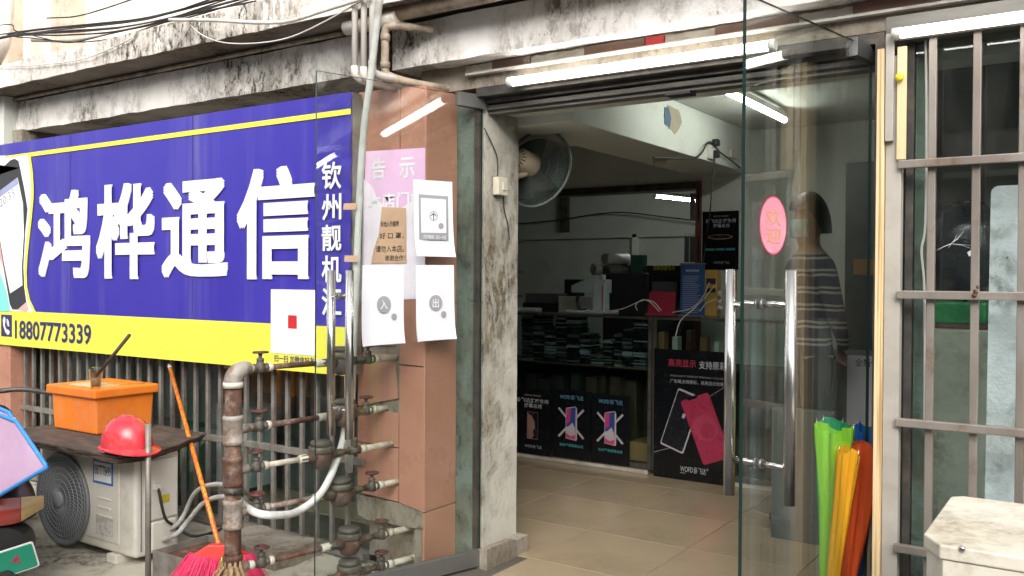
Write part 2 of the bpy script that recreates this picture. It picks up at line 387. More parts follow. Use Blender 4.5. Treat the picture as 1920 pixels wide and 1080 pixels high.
# tiled pillar
pil = MB().box(-3.13, -2.712, 3.304, 3.86, .33, 2.31).box(-3.13, -2.712, 3.38, 3.86, -.12, .33).box(-2.77, -2.712, 3.306, 3.38, -.12, .33).build('pillar', 'mortar', B)
MB().rbox(-3.135, -2.708, 3.295, 3.39, .21, .322, step=.03, amp=.016, seed=3).build('broken_mortar', 'mortar', pil)
PK = 3.292 / 3.212
def ptile(poly):
    poly = [(x * PK, CAMH + (z - CAMH) * PK) for x, z in poly]
    return MB().prism(poly, (0, 3.292, 0), XV, ZV, .011).build('tile', 'brown_tile', pil, .0015, 1)
L0, L1, R0, R1 = -3.057, -2.795, -2.789, -2.636
for poly in ([(L0, .362), (L1, .352), (L1, .604), (L0, .606)], [(L0, .612), (L1, .61), (L1, .772), (L0, .778)],
             [(L0, .785), (L1 - .004, .842), (L1 - .03, 1.048), (L0, 1.05)], [(L0, 1.098), (L1 - .03, 1.09), (L1, 1.6), (L0, 1.6)], [(L0, 1.606), (L1, 1.606), (L1, 2.312), (L0, 2.318)],
             [(R0, .35), (R1, .325), (R1, .998), (R0, 1.0)], [(R0, 1.006), (R1, 1.004), (R1, 1.655), (R0, 1.655)], [(R0, 1.661), (R1, 1.661), (R1, 2.305), (R0, 2.31)]): ptile(poly)
for z0, z1 in ((-.1, .292), (.299, 1.29), (1.296, 2.325)):
    MB().box(-2.711, -2.70, 3.2935, 3.538, z0, z1).build('tile', 'brown_tile', pil, .0015, 1)
MB().rbox(-2.75, -2.598, 3.541, 3.57, -.1, 2.31, amp=.003).build('steel_jamb', 'green_steel', B)
MB().box(-2.597, -2.568, 3.538, 3.56, -.1, 2.3).build('door_channel', 'dark_steel', B, .002)
MB().rbox(-2.9, -2.556, 3.573, 3.87, -.05, 2.32, step=.05, amp=.005, seed=4).build('door_reveal', 'reveal_plaster', B)
MB().rbox(-2.6, -2.50, 3.53, 3.9, -.05, .09, step=.04, amp=.02, seed=8).build('reveal_foot', 'mortar', B)
# lintel over the doorway with its strip of broken tiles
lin = MB().box(-2.9, 2.6, 3.5, 3.86, 2.335, 2.456).build('lintel', 'mortar', B)
x = -2.62; k = 0
for wd, kind in ((.16, 1), (.22, 0), (.28, 1), (.3, 0), (.09, 2), (.22, 1), (.34, 0), (.2, 1), (.3, 0), (.3, 1), (.5, 0), (.5, 0), (.5, 0), (.6, 0), (.6, 0)):
    if kind == 0: MB().box(x + .003, x + wd - .003, 3.488, 3.499, 2.405, 2.448).build('tile', 'brown_band_tile', lin, .001, 1)
    elif kind == 1:
        n = 9; top = [(x + wd * i / n, 2.447 - random.random() * .008) for i in range(n + 1)]; bot = [(x + wd * (n - i) / n, 2.404 + random.random() * .012) for i in range(n + 1)]
        MB().prism(top + bot, (0, 3.493, 0), XV, ZV, .006).build('plaster_patch', 'patch_plaster', lin)
    else:
        M('red_paper', (.5, .03, .035), .6)
        MB().box(x + .003, x + wd - .003, 3.49, 3.499, 2.407, 2.446).build('paper_scrap', 'red_paper', lin)
    x += wd
MB().box(-2.6, 2.6, 3.465, 3.4985, 2.393, 2.4045).build('moulding', 'patch_plaster', lin, .002)
MB().box(-2.56, -.70, 3.502, 3.62, 2.292, 2.334).box(-2.56, -.7, 3.56, 3.7, 2.27, 2.291).build('shutter_rail', 'dark_steel', B, .003)
MB().box(-2.556, -.70, 3.60, 3.665, 2.222, 2.268).box(-2.556, -.7, 3.58, 3.59, 2.24, 2.262).build('shutter_rail', 'header_paint', B, .003)
MB().box(-2.556, 2.6, 3.70, 3.86, 2.245, 2.336).build('head_plaster', 'room_plaster', B)
a = pY(1250, 160, 3.59); b = pY(1297, 160, 3.59)
MB().box(a.x, b.x, 3.57, 3.64, 2.205, 2.222).build('lock_keeper', 'black_plastic', B, .003)
# wall right of the door
MB().box(-.72, -.68, 3.45, 3.86, -.05, 2.3).build('steel_jamb', 'dark_steel', B)
MB().box(1.2, 2.6, 3.36, 3.86, -.12, 2.46).build('front_wall', 'mortar', B)
# ================================================================ inside of the shop
fl = MB().box(-6.6, 2.5, 3.42, 8.8, -.16, -.006).box(-2.63, -.6, 3.12, 3.42, -.16, -.006).build('floor', 'grout', origin=(-2, 5, 0)); tag(fl, kind='structure')
proto = {}
def ftile(x0, x1, y0, y1):
    k = (round(x1 - x0, 3), round(y1 - y0, 3))
    if k not in proto:
        hx, hy = (x1 - x0) / 2 - .0022, (y1 - y0) / 2 - .0022
        o = MB().box(-hx, hx, -hy, hy, -.012, 0).build('tile', 'floor_tile', None, .0012, 1, origin=(0, 0, 0)); proto[k] = o.data
    else: o = bpy.data.objects.new('tile', proto[k]); COL.objects.link(o)
    o.parent = fl; o.location = V(((x0 + x1) / 2, (y0 + y1) / 2, random.uniform(-.0006, .0006))) - fl.location
for i in range(12):
    for j in range(8):
        x0, y0 = -5.43 + .6 * i, 3.8 + .605 * j
        if y0 + .605 < 3.8: continue
        if y0 + .605 > 8.8 or x0 + .6 > 2.4: continue
        ftile(x0, x0 + .6, y0, y0 + .605)
for x0, x1 in ((-2.43, -1.83), (-1.83, -1.23), (-1.23, -.72)): ftile(x0, x1, 3.2, 3.8)
ce = MB().box(-6.6, 2.5, 3.861, 6.45, 2.51, 2.65).build('ceiling', 'room_plaster'); tag(ce, kind='structure')
cb = MB().box(-2.64, -2.225, 3.862, 6.449, 2.2, 2.509).build('ceiling_beam', 'room_plaster', ce, .006)
n = 14; pts = [(.13 * math.cos(6.283 * i / n) * random.uniform(.75, 1.1), .085 * math.sin(6.283 * i / n) * random.uniform(.75, 1.1)) for i in range(n)]
M('old_paper', (.35, .31, .22), .8); M('blue_paper', (.07, .12, .19), .7)
c = pX(1262, 223, -2.2235)
MB().prism(pts, c, V((0, 1, 0)), ZV, .0012).build('paper_remnant', 'old_paper', ce)
MB().prism([(-.13, -.05), (-.05, -.06), (-.03, 0), (-.07, .06), (-.13, .05)], c + V((.002, 0, 0)), V((0, 1, 0)), ZV, .001).build('paper_remnant', 'blue_paper', ce)
wl = MB().box(-6.7, -6.6, 3.3, 8.9, -.01, 2.7).build('wall_left', 'room_plaster'); tag(wl, kind='structure')
wr = MB().box(2.5, 2.6, 3.3, 8.9, -.01, 2.7).build('wall_right', 'room_plaster'); tag(wr, kind='structure')
wp = MB().box(-6.6, -2.585, 6.45, 6.57, 2.16, 2.65).box(-2.585, 2.5, 6.45, 6.57, 0, 2.65).build('wall_partition', 'room_plaster'); tag(wp, kind='structure')
MB().box(-6.6, -2.62, 6.43, 6.6, 2.105, 2.159).build('opening_frame', 'dark_steel', wp, .003)
MB().box(-2.622, -2.586, 6.41, 6.6, 0, 2.16).build('opening_frame', 'red_brown_wood', wp, .003)
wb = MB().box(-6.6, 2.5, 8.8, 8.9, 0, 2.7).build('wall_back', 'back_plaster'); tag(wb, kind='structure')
MB().box(-6.59, -2.0, 8.74, 8.799, 1.86, 1.93).build('wall_ledge', 'back_plaster', wb)
a = pY(1190, 430, 8.75)
MB().box(a.x - .03, a.x + .03, 8.74, 8.799, 1.3, 1.9).build('conduit', 'room_plaster', wb, .004)
a = pY(1053, 380, 8.7); MB().box(a.x - .05, a.x + .05, 8.74, 8.799, 1.93, 2.6).build('conduit', 'dark_steel', wb, .004)
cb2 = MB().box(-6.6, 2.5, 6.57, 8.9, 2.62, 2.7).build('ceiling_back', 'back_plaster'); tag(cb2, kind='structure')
# inside face of the front wall on the window side
# ================================================================ fluorescent lamps
def tube_lamp(name, a, b, label, mat='tube_light', r=.016, hous=.03, up=(0, 0, 1), back=(0, 1, 0), caps=True):
    a, b = V(a), V(b); t = thing(name, label, 'lamp', (a + b) / 2)
    bk = V(back)
    MB().bar(a + bk * (r + hous / 2), b + bk * (r + hous / 2), hous, hous * 1.1).build('housing', 'white_plastic', t, .003)
    d = (b - a).normalized()
    MB().tube([a + d * .012, b - d * .012], r, 12).build('tube', mat, t)
    if caps:
        for p, s in ((a, 1), (b, -1)): MB().tube([p - d * s * .012, p + d * s * .014], r * 1.18, 12).build('end_cap', 'white_plastic', t)
    return t
a, b = pY(957, 152, 3.44), pY(1449, 86, 3.44); z = (a.z + b.z) / 2
tube_lamp('door_lamp', (a.x, 3.44, z), (b.x, 3.44, z), 'long lit fluorescent tube fixed above the open shop doorway', r=.02)
a, b = pY(1680, 61, 3.24), pY(1920, 31, 3.24); z = (a.z + b.z) / 2
tube_lamp('window_lamp', (a.x, 3.24, z), (a.x + 1.2, 3.24, z), 'lit fluorescent tube running above the barred window', r=.016)
tube_lamp('ceiling_lamp', (-1.73, 4.48, 2.43), (-1.73, 5.7, 2.43), 'lit fluorescent batten on the shop ceiling beside the beam', back=(0, 0, 1), r=.016, mat='tube_light_dim')
a, b = pY(1227, 353, 7.2), pY(1297, 371, 7.7)
tube_lamp('back_room_lamp', (a.x, 7.2, 2.14), (b.x + .02, 7.9, 2.14), 'short lit tube hanging in the dim back room', back=(0, 0, 1), mat='tube_light_back', r=.014)
# ================================================================ shop sign
M('sign_blue', (.034, .024, .29), .34, var=(.042, .03, .32), scale=.8, bump=.015, bscale=5, dirt=(.16, .15, .33), dscale=3, dlo=.5, dhi=.95, dstretch=(1, 1, .07))
M('sign_yellow', (.74, .72, .07), .4, var=(.7, .67, .07), scale=1.2)
M('print_white', (.8, .8, .8), .45)
M('print_navy', (.035, .03, .12), .45)
M('print_dark', (.035, .035, .04), .5)
M('print_teal', (.2, .62, .56), .45); M('print_mint', (.55, .74, .66), .45)
M('print_skin', (.66, .38, .36), .45); M('print_red', (.55, .02, .03), .45); M('print_grey', (.3, .3, .33), .5); M('print_bluegrey', (.3, .32, .52), .45)
M('stainless', (.62, .6, .57), .2, 1., var=(.5, .48, .45), scale=2, stretch=(1, 1, .1))
YS = 3.19
S = thing('shop_sign', 'long blue and yellow shop signboard with big white Chinese characters and phone number', 'sign', (-4.8, YS, .933))
sx0, sx1, sz0, sz1 = -7.12, -3.086, .933, 2.322
MB().grid(lambda a, b: V((sx0 + (sx1 - sx0) * a, YS + .0025 * mnoise.noise(V((a * 7, b * 2, 1))) + (.004 * math.sin(b * 55 + a * 60) * max(0, (a - .955) / .045) ** 1.5), sz0 + (sz1 - sz0) * b)), 160, 60).build('panel', 'sign_blue', S)
MB().box(sx0, sx1, YS + .012, YS + .075, sz0 + .002, sz1 - .002).build('panel_frame', 'grey_steel', S)
def flat(parent, name, poly, mat, Y, d=.0015): return MB().prism(poly, (0, Y, 0), XV, ZV, d).build(name, mat, parent)
def px(pts, Y): return [(pY(u, v, Y).x, pY(u, v, Y).z) for u, v in pts]
for sxx in (-5.55, -4.31): MB().box(sxx, sxx + .002, YS - .0045, YS - .003, sz0, sz1).build('seam', 'print_navy', S)
flat(S, 'yellow_band', [(sx0, sz0 - .001), (sx1 + .001, sz0 - .001), (sx1 + .001, 1.171), (sx0, 1.171)], 'sign_yellow', YS - .005, .002)
flat(S, 'yellow_stripe', [(sx0, 2.212), (sx1, 2.212), (sx1, 2.239), (sx0, 2.239)], 'sign_yellow', YS - .0045, .0015)
cur = [(54, 291), (58, 320), (60, 350), (60, 372), (57, 405), (53, 440), (49, 478), (47, 510), (48, 538), (53, 562), (64, 585)]
cz = px(cur, YS); xl = sx0
flat(S, 'curved_border', [(xl, cz[0][1] + .012)] + [(x + .03, z) for x, z in cz] + [(xl, cz[-1][1])], 'sign_yellow', YS - .006)
flat(S, 'picture', [(xl, cz[0][1])] + cz + [(xl, cz[-1][1])], 'print_white', YS - .0075)
flat(S, 'picture_patch', px([(-60, 292), (14, 292), (-2, 330), (-60, 345)], YS), 'print_mint', YS - .0085)
flat(S, 'picture_patch', px([(-60, 500), (0, 505), (14, 545), (22, 584), (-60, 584)], YS), 'print_teal', YS - .0085)
flat(S, 'picture_hand', px([(-60, 470), (0, 478), (8, 500), (12, 520), (18, 548), (30, 580), (52, 584), (56, 580), (46, 540), (10, 440), (-60, 440)], YS), 'print_skin', YS - .0095)
flat(S, 'picture_phone', px([(-70, 352), (0, 322), (22, 301), (30, 298), (37, 302), (40, 315), (48, 355), (54, 392), (50, 430), (46, 500), (48, 540), (52, 566), (36, 580), (26, 580), (21, 570), (12, 515), (0, 440), (-70, 300)], YS), 'print_dark', YS - .0105)
flat(S, 'phone_screen', px([(-60, 395), (0, 360), (36, 333), (46, 382), (48, 440), (44, 500), (45, 535), (22, 550), (10, 490), (0, 430)], YS), 'print_white', YS - .0115)
flat(S, 'phone_status_bar', px([(-60, 395), (0, 360), (36, 333), (38, 345), (0, 372), (-60, 408)], YS), 'print_bluegrey', YS - .0125)
a = V((pY(4, 390, YS).x, YS - .013, pY(4, 390, YS).z)); b = pY(32, 368, YS); dx = (b - a); dx.y = 0
text('clock_digits', '20:35', 'print_grey', S, a, dx.normalized(), dx.normalized().cross(V((0, -1, 0))) * -1, dx.length, .06, 0)
for ch, u0, v0, u1, v1 in (('鸿', 68, 357, 165, 521), ('桦', 177, 343, 286, 523), ('通', 300, 337, 424, 521), ('信', 441, 312, 586, 524)):
    x0, x1, z0, z1 = rectY(u0, v0, u1, v1, YS - .02)
    mb = MB(); q = .024 * (x1 - x0) / .5; qx, qz = (x1 - x0) * .028, (z1 - z0) * .026; k = 0
    for i in (-1, 0, 1):
        for j in (-1, 0, 1):
            text_mb(ch, (x0 + qx * (1 + i), YS - .0095 - k * .0001, z0 + qz * (1 + j)), XV, ZV, x1 - x0 - 2 * qx, z1 - z0 - 2 * qz, 0, .006, mb=mb); k += 1
    mb.build('character', 'print_white', S)
for ch, v0, v1 in (('钦', 303, 355), ('州', 363, 413), ('靓', 421, 471), ('机', 479, 530), ('汇', 540, 592)):
    x0, x1, z0, z1 = rectY(603, v0, 640, v1, YS - .012)
    text('character', ch, 'print_white', S, (x0, YS - .012, z0), XV, ZV, x1 - x0, z1 - z0, .02)
x0, x1, z0, z1 = rectY(4, 590, 24, 631, YS)
flat(S, 'phone_icon', [(x0, z0), (x1, z0), (x1, z1), (x0, z1)], 'print_navy', YS - .007)
hs_ = [(.28, .9), (.42, .82), (.40, .66), (.34, .6), (.42, .4), (.55, .3), (.64, .34), (.8, .24), (.78, .12), (.62, .08), (.4, .22), (.24, .46), (.18, .74)]
flat(S, 'handset', [(x0 + (x1 - x0) * p, z0 + (z1 - z0) * q) for p, q in hs_], 'print_white', YS - .0085)
for r in (.2, .33):
    c = V((x0 + (x1 - x0) * .48, 0, z0 + (z1 - z0) * .5)); rr = r * (z1 - z0)
    p = [(c.x + rr * .8 * math.cos(t), c.z + rr * math.sin(t)) for t in [i * .2 - .1 for i in range(8)]]; q = [(c.x + rr * .62 * math.cos(t), c.z + rr * .78 * math.sin(t)) for t in [i * .2 - .1 for i in range(8)]]
    flat(S, 'signal_arc', p + q[::-1], 'print_white', YS - .0085)
x0, x1, z0, z1 = rectY(30, 599, 173, 641, YS)
text('phone_number', '18807773339', 'print_navy', S, (x0, YS - .008, z0), XV, ZV, x1 - x0, z1 - z0 - .018, .022)
x0, x1, z0, z1 = rectY(510, 543, 593, 664, YS)
flat(S, 'white_square', [(x0, z0), (x1, z0), (x1, z1), (x0, z1)], 'print_white', YS - .008)
cx, cz_ = (x0 + x1) / 2, (z0 + z1) / 2
flat(S, 'red_mark', [(cx - .032, cz_ - .034), (cx + .032, cz_ - .034), (cx + .032, cz_ + .034), (cx - .032, cz_ + .034)], 'print_red', YS - .0095)
x0, x1, z0, z1 = rectY(516, 667, 592, 681, YS)
text('small_lettering', '扫一扫 加微信好友', 'print_navy', S, (x0, YS - .008, z0), XV, ZV, x1 - x0, z1 - z0, .012)
# ================================================================ notices on the pillar
M('pink_print', (.74, .46, .68), .5, var=(.8, .62, .76), scale=3, lo=.5, hi=.75)
M('pink_overexposed', (.84, .76, .84), .55); M('kraft', (.58, .37, .24), .6, var=(.5, .31, .2), scale=5, bump=.1)
M('paper', (.68, .68, .72), .7, var=(.63, .63, .67), scale=3, bump=.05, bscale=9)
M('print_black', (.04, .035, .035), .6)
def wavy(poly_px, Y, amp=.002):
    return px(poly_px, Y)
Y0 = 3.2885
N1 = thing('pink_notice', 'pink notice with white heading and an area painted overexposed, pasted on tiled pillar', 'notice', (-2.8, Y0, 1.32))
flat(N1, 'sheet', px([(686, 284), (797, 277), (797, 560), (676, 566)], Y0), 'pink_print', Y0, .001)
flat(N1, 'overexposed_area', px([(682, 335), (700, 352), (708, 376), (740, 398), (768, 380), (797, 372), (797, 559), (676, 565)], Y0), 'pink_overexposed', Y0 - .0007, .0005)  # near-white pink paints the overexposed lower part of the sheet
for body, u0, v0, u1, v1 in (('告', 697, 297, 723, 336), ('示', 748, 295, 778, 334), ('本店门前', 690, 360, 796, 393)):
    x0, x1, z0, z1 = rectY(u0, v0, u1, v1, Y0); text('lettering', body, 'print_white', N1, (x0, Y0 - .0015, z0), XV, ZV, x1 - x0, z1 - z0, .02)
N2 = thing('kraft_notice', 'creased brown paper notice about masks taped over pink notice', 'notice', (-2.85, Y0 - .006, 1.5))
def crumple(pts, Y, name, mat, parent, amp=.004):
    q = px(pts, Y); mb = MB().prism(q, (0, Y, 0), XV, ZV, .001)
    return mb.build(name, mat, parent)
crumple([(716, 388), (761, 390), (762, 493), (696, 494), (700, 470), (710, 440)], Y0 - .005, 'sheet', 'kraft', N2)
for body, u0, v0, u1, v1 in (('和他人的健康', 714, 414, 748, 425), ('好 口 罩，', 712, 436, 757, 448), ('请勿入本店。', 705, 460, 758, 473), ('谢谢合作！', 722, 478, 760, 489)):
    x0, x1, z0, z1 = rectY(u0, v0, u1, v1, Y0 - .006); text('lettering', body, 'print_black', N2, (x0, Y0 - .007, z0), XV, ZV, x1 - x0, z1 - z0, .006)
# ================================================================ glass doors
M('patch_metal', (.23, .23, .22), .4, .7)
def door(hinge, outer, zt, label, hu, hv, tubes, off=.095, side=1):
    h, o = V((*hinge, 0)), V((*outer, 0)); e = (o - h).normalized(); n = (-e).cross(ZV).normalized(); L = (o - h).length
    D = thing('glass_door', label, 'door', (h.x, h.y, .01))
    mb = MB(); c = (h + o) / 2 + V((0, 0, (zt + .012) / 2)); mb.obox(c, e * L / 2, n * .006, ZV * (zt - .012) / 2); mb.m = [1, 1, 0, 0, 1, 1]
    mb.build('glass_pane', ['door_glass', 'glass_edge'], D)
    for z0, z1, l in ((zt - .055, zt + .012, .16), (.005, .085, L * .9)):
        MB().obox(h + e * (l / 2 - .01) + V((0, 0, (z0 + z1) / 2)), e * l / 2, n * .016, ZV * (z1 - z0) / 2).build('patch_fitting' if l < .3 else 'bottom_rail', 'patch_metal', D, .002)
    s = pP(hu, hv[0], h, n); zs = [pP(hu, v, h, n).z for v in hv]; s.z = 0
    for k, (v0, v1) in zip((-1, 1), tubes):
        p = s + n * off * k; u = pr(p + V((0, 0, 1.2)))[0]; dep = (p - EYE).dot(FWD)
        za = pP(u, v0, p, FWD * -1).z; zb = pP(u, v1, p, FWD * -1).z
        hd = MB().tube([p + V((0, 0, zb)), p + V((0, 0, za))], .0185, 20).build('handle', 'stainless', D)
        for z in zs:
            q = s + V((0, 0, z)); MB().tube([q + n * .006 * k, q + n * (off - .012) * k], .0095, 12).build('standoff', 'stainless', hd)
            MB().tube([q + n * .006 * k, q + n * .014 * k], .016, 14).build('collar', 'patch_metal', hd)
    return D, h, e, n
DL, hL, eL, nL = door((-2.56, 3.55), (-2.816, 2.70), 2.295, 'open glass door with white paper sheets taped to it', 638, (555, 768), ((507, 815), (507, 823)), .082)
DR, hR, eR, nR = door((-.757, 3.55), (-.935, 2.665), 2.290, 'open glass door with an oval pink sticker beside umbrellas', 1425, (570, 868), ((505, 926), (507, 946)), .105)
def on_door(u, v, h, n, lift=.0): return pP(u, v, h + n * (.0062 + lift), n)
def dpoly(pts, h, n, lift):
    """outline on the face of the door glass"""
    o = on_door(*pts[0], h, n, lift); ex = n.cross(ZV) * -1
    ex = ZV.cross(n).normalized(); ey = ZV
    q = [on_door(u, v, h, n, lift) - o for u, v in pts]
    return [(p.dot(ex), p.z) for p in q], o, ex, ey
def circ(c, r, k=28): return [(c[0] + r * .82 * math.cos(6.2832 * i / k), c[1] + r * math.sin(6.2832 * i / k)) for i in range(k)]
def sheet(label, cor, items):
    a = [on_door(u, v, hL, nL, .004) for u, v in cor]      # TL TR BR BL
    P = thing('paper_sheet', label, 'paper', a[3], 'white sheets taped to the glass door')
    sd = random.random() * 9
    def f(i, j):
        p = (a[0] * (1 - i) + a[1] * i) * (1 - j) + (a[3] * (1 - i) + a[2] * i) * j
        return p + nL * (max(-.0036, -.0012 + .0034 * mnoise.noise(V((i * 2.6 + sd, j * 1.1, 0))) + .0009 * math.sin(i * 14 + sd)) + .016 * j ** 7 * abs(i * 2 - 1) ** 5)
    MB().grid(f, 16, 12, flip=True).build('sheet', 'paper', P)
    for it in items:
        if it[0] == 't':
            _, body, (u0, v0, u1, v1), mat, bold = it
            A, Bp = on_door(u0, v1, hL, nL, .0085), on_door(u1, v1, hL, nL, .0085); C = on_door(u0, v0, hL, nL, .0085)
            ex = ZV.cross(nL).normalized(); text('lettering', body, mat, P, A, ex, ZV, (Bp - A).dot(ex), (C - A).z, bold)
        else:
            poly, o, ex, ey = dpoly(it[2], hL, nL, it[3]); MB().prism(poly, o, ex, ey, .0004).build(it[0], it[1], P)
    return P
sheet('white sheet on glass door with dark square frame and up arrow', [(775, 336), (848, 341), (851, 482), (778, 480)],
      [('frame_mark', 'print_grey', [(785, 364), (840, 368), (841, 451), (786, 449)], .0066), ('panel_mark', 'paper', [(789, 371), (836, 374), (837, 437), (790, 436)], .0072),
       ('ring_mark', 'print_grey', circ((813, 405), 9.5), .0078), ('disc_mark', 'paper', circ((813, 405), 7.6), .0082), ('t', '↑', (807.5, 398, 818.5, 412), 'print_dark', .01),
       ('emblem_mark', 'print_grey', circ((827, 424), 6), .0079), ('t', '打开微信【扫一扫】', (794, 440, 836, 447.5), 'paper', .008)])
sheet('sheet reading 入 in a grey disc, wider of the lower pair on glass door', [(680, 497), (757, 499), (757, 643), (677, 650)],
      [('disc_mark', 'print_grey', circ((720, 571), 16), .0072), ('t', '入', (713, 563, 727, 580), 'paper', .012), ('emblem_mark', 'print_grey', circ((739, 594), 6.5), .0072)])
sheet('sheet reading 出 in a grey disc, taped nearest the door hinge', [(780, 497), (851, 497), (853, 635), (780, 641)],
      [('disc_mark', 'print_grey', circ((817, 568), 15), .0072), ('t', '出', (811, 560, 823, 577), 'paper', .012), ('emblem_mark', 'print_grey', circ((832, 589), 6), .0072)])
M('sticker_pink', (.72, .25, .33), .35, var=(.75, .34, .42), scale=9); M('sticker_gold', (.6, .34, .12), .35); M('sticker_rim', (.6, .05, .12), .4)
st = thing('oval_sticker', 'oval pink sticker with gold characters stuck on glass door', 'sticker', on_door(1450, 478, hR, nR, .001))
for nm, mt, k, lf in (('rim', 'sticker_rim', 1., .0016), ('face', 'sticker_pink', .955, .0028)):
    poly, o, ex, ey = dpoly([(1450 + 25 * k * math.cos(6.2832 * i / 36), 423 + 55 * k * math.sin(6.2832 * i / 36)) for i in range(36)], hR, nR, lf)
    MB().prism(poly, o, ex, ey, .0015).build(nm, mt, st)
for ch, v0, v1 in (('欢', 392, 421), ('迎', 426, 455)):
    A, Bp, C = on_door(1436, v1, hR, nR, .0036), on_door(1464, v1, hR, nR, .0036), on_door(1436, v0, hR, nR, .0036); ex = ZV.cross(nR).normalized()
    text('lettering', ch, 'sticker_gold', st, A, ex, ZV, (Bp - A).dot(ex), (C - A).z, -.004)
# ================================================================ leaning grey pipe in front of the sign's end
a, b = pY(714, -20, 3.02), pY(655, 885, 3.15)
tag(MB().tube(spline([a, pY(697, 130, 3.06), pY(676, 330, 3.12), b], 6), .0165, 14).build('conduit_pipe', 'pvc_grey'), 'long pale grey plastic conduit leaning down past the sign edge', 'pipe')
for u, v in ((656, 387), (658, 485)):
    p = pY(u, v, 3.1); tag(MB().prism([(-.045, -.014), (.04, -.016), (.045, .014), (-.04, .016)], (p.x, 3.1, p.z), XV, ZV, .001).build('tape_strip', 'kraft'), 'brown tape strip holding the grey conduit to the sign edge', 'tape', 'tape on the conduit')
# ================================================================ barred window under the sign
G = thing('window_grille', 'rusty steel bar grille over the low window beneath the signboard', 'grille', (-4.8, 3.3, 0))
yb = 3.29; x = pY(48, 800, yb).x
while x < -3.1:
    MB().box(x - .011, x + .011, yb - .011, yb + .011, .03, 1.2).build('bar', 'grey_steel', G, .002, 1); x += .1105
for z in (.0, .475, 1.15): MB().box(-6.44, -3.08, yb - .016, yb + .016, z, z + .034).build('rail', 'grey_steel', G, .002, 1)
Wn = thing('low_window', 'dusty dark window pane behind the bars under the sign', 'window', (-4.8, 3.42, 0))
MB().box(-6.46, -3.08, 3.42, 3.426, .0, 1.25).build('pane', 'clear_glass', Wn)
for x in (-6.46, -4.8, -3.11): MB().box(x, x + .03, 3.40, 3.445, -.03, 1.25).build('frame', 'dark_steel', Wn, .002)
MB().box(-6.46, -3.08, 3.38, 3.44, -.03, -.001).build('sill', 'grey_steel', Wn)
M('cabinet_dark', (.055, .065, .065), .5, var=(.085, .095, .09), scale=3); M('green_cloth', (.03, .12, .07), .8); M('teal_plastic', (.3, .42, .42), .5); M('card', (.36, .2, .09), .8)
tag(MB().box(-6.45, -2.95, 4.1, 4.16, 0, 2.3).build('shade_panel', 'cabinet_dark'), 'dark cabinet back standing behind the low barred window', 'cabinet')  # added dark panel, stands in for the dim interior behind the bars
for u0, v0, u1, v1, Y, mt, nm, lb in ((325, 730, 350, 930, 3.7, 'green_cloth', 'curtain', 'dark green curtain hanging behind the low window bars'), (405, 760, 470, 910, 3.75, 'teal_plastic', 'storage_box', 'pale grey-green box inside the low window'), (470, 690, 590, 740, 3.8, 'card', 'cardboard_box', 'brown cardboard on top of stock inside the low window')):
    x0, x1, z0, z1 = rectY(u0, v0, u1, v1, Y)
    tag(MB().box(x0, x1, Y, Y + .2, max(0, z0), z1).build(nm, mt, None, .008), lb, 'box' if nm != 'curtain' else 'curtain')
# ================================================================ rain pipes and cables along the ledges
def pipe(name, pts, r, mat, label, group=None, n=12, sm=6, cat='pipe'):
    return tag(MB().tube(spline(pts, sm) if len(pts) > 2 else pts, r, n).build(name, mat), label, cat, group)
yq = 3.1
for i, (u, vb, r) in enumerate(((665, 150, .0145), (682, 152, .0145), (698, 140, .0155))):
    t, b = pY(u, -30, yq), pY(u, vb - 14, yq); x = b.x
    P = thing('rain_pipe', ('white plastic drain pipe outermost of the bundle beside the sign ledge', 'white plastic drain pipe in the middle of the bundle with an elbow foot', 'white plastic drain pipe hidden half behind the leaning grey conduit')[i], 'pipe', (x, yq, b.z), 'drain pipes over the ledge')
    MB().tube([V((x, yq, b.z)), V((x, yq, 3.4))], r, 14).build('pipe', 'pvc', P)
    MB().tube([V((x, yq, b.z + .03)), V((x, yq, b.z - .012)), V((x + .006, yq + .02, b.z - .028)), V((x + .012, yq + .06, b.z - .032)), V((x + .02, yq + .25, b.z - .032))], r * 1.2, 14).build('elbow', 'pvc', P)
a = pY(722, 130, 3.2)
P = thing('rain_pipe', 'brown-stained drain pipe with two elbows at the end of the ledge', 'pipe', (a.x, 3.2, a.z - .04), 'drain pipes over the ledge')
MB().tube(spline([V((a.x + .16, 3.36, a.z + .205)), V((a.x + .03, 3.22, a.z + .205)), V((a.x, 3.2, a.z + .18)), V((a.x, 3.2, a.z + .1)), V((a.x, 3.2, a.z)), V((a.x + .012, 3.22, a.z - .03)), V((a.x + .07, 3.33, a.z - .05)), V((a.x + .16, 3.55, a.z - .055))], 5), .019, 14).build('pipe', 'pvc_old', P)
for z in (a.z + .135, a.z + .005): MB().tube([V((a.x, 3.2, z)), V((a.x, 3.2, z + .03))], .0235, 14).build('collar', 'pvc_old', P)
a = pY(650, 47, 3.2); tag(MB().tube([V((a.x - .04, 3.24, a.z)), V((a.x + .3, 3.24, a.z))], .036, 18).build('pipe_stub', 'pvc'), 'thick white pipe stub with capped end under the ledge', 'pipe')
a, b = pY(722, 27, 3.25), pY(960, -10, 3.25); pipe('ledge_pipe', [V((a.x, 3.25, 2.675)), V((1.5, 3.25, 2.675))], .034, 'pvc_old', 'thick mould-stained pipe running on top of the ledge over the door')
a = pY(0, 190, 3.37); pipe('ledge_pipe', [V((-7.5, 3.372, 2.685)), V((-3.2, 3.372, 2.682))], .013, 'pvc_old', 'thin brown pipe lying along the ledge over the sign')
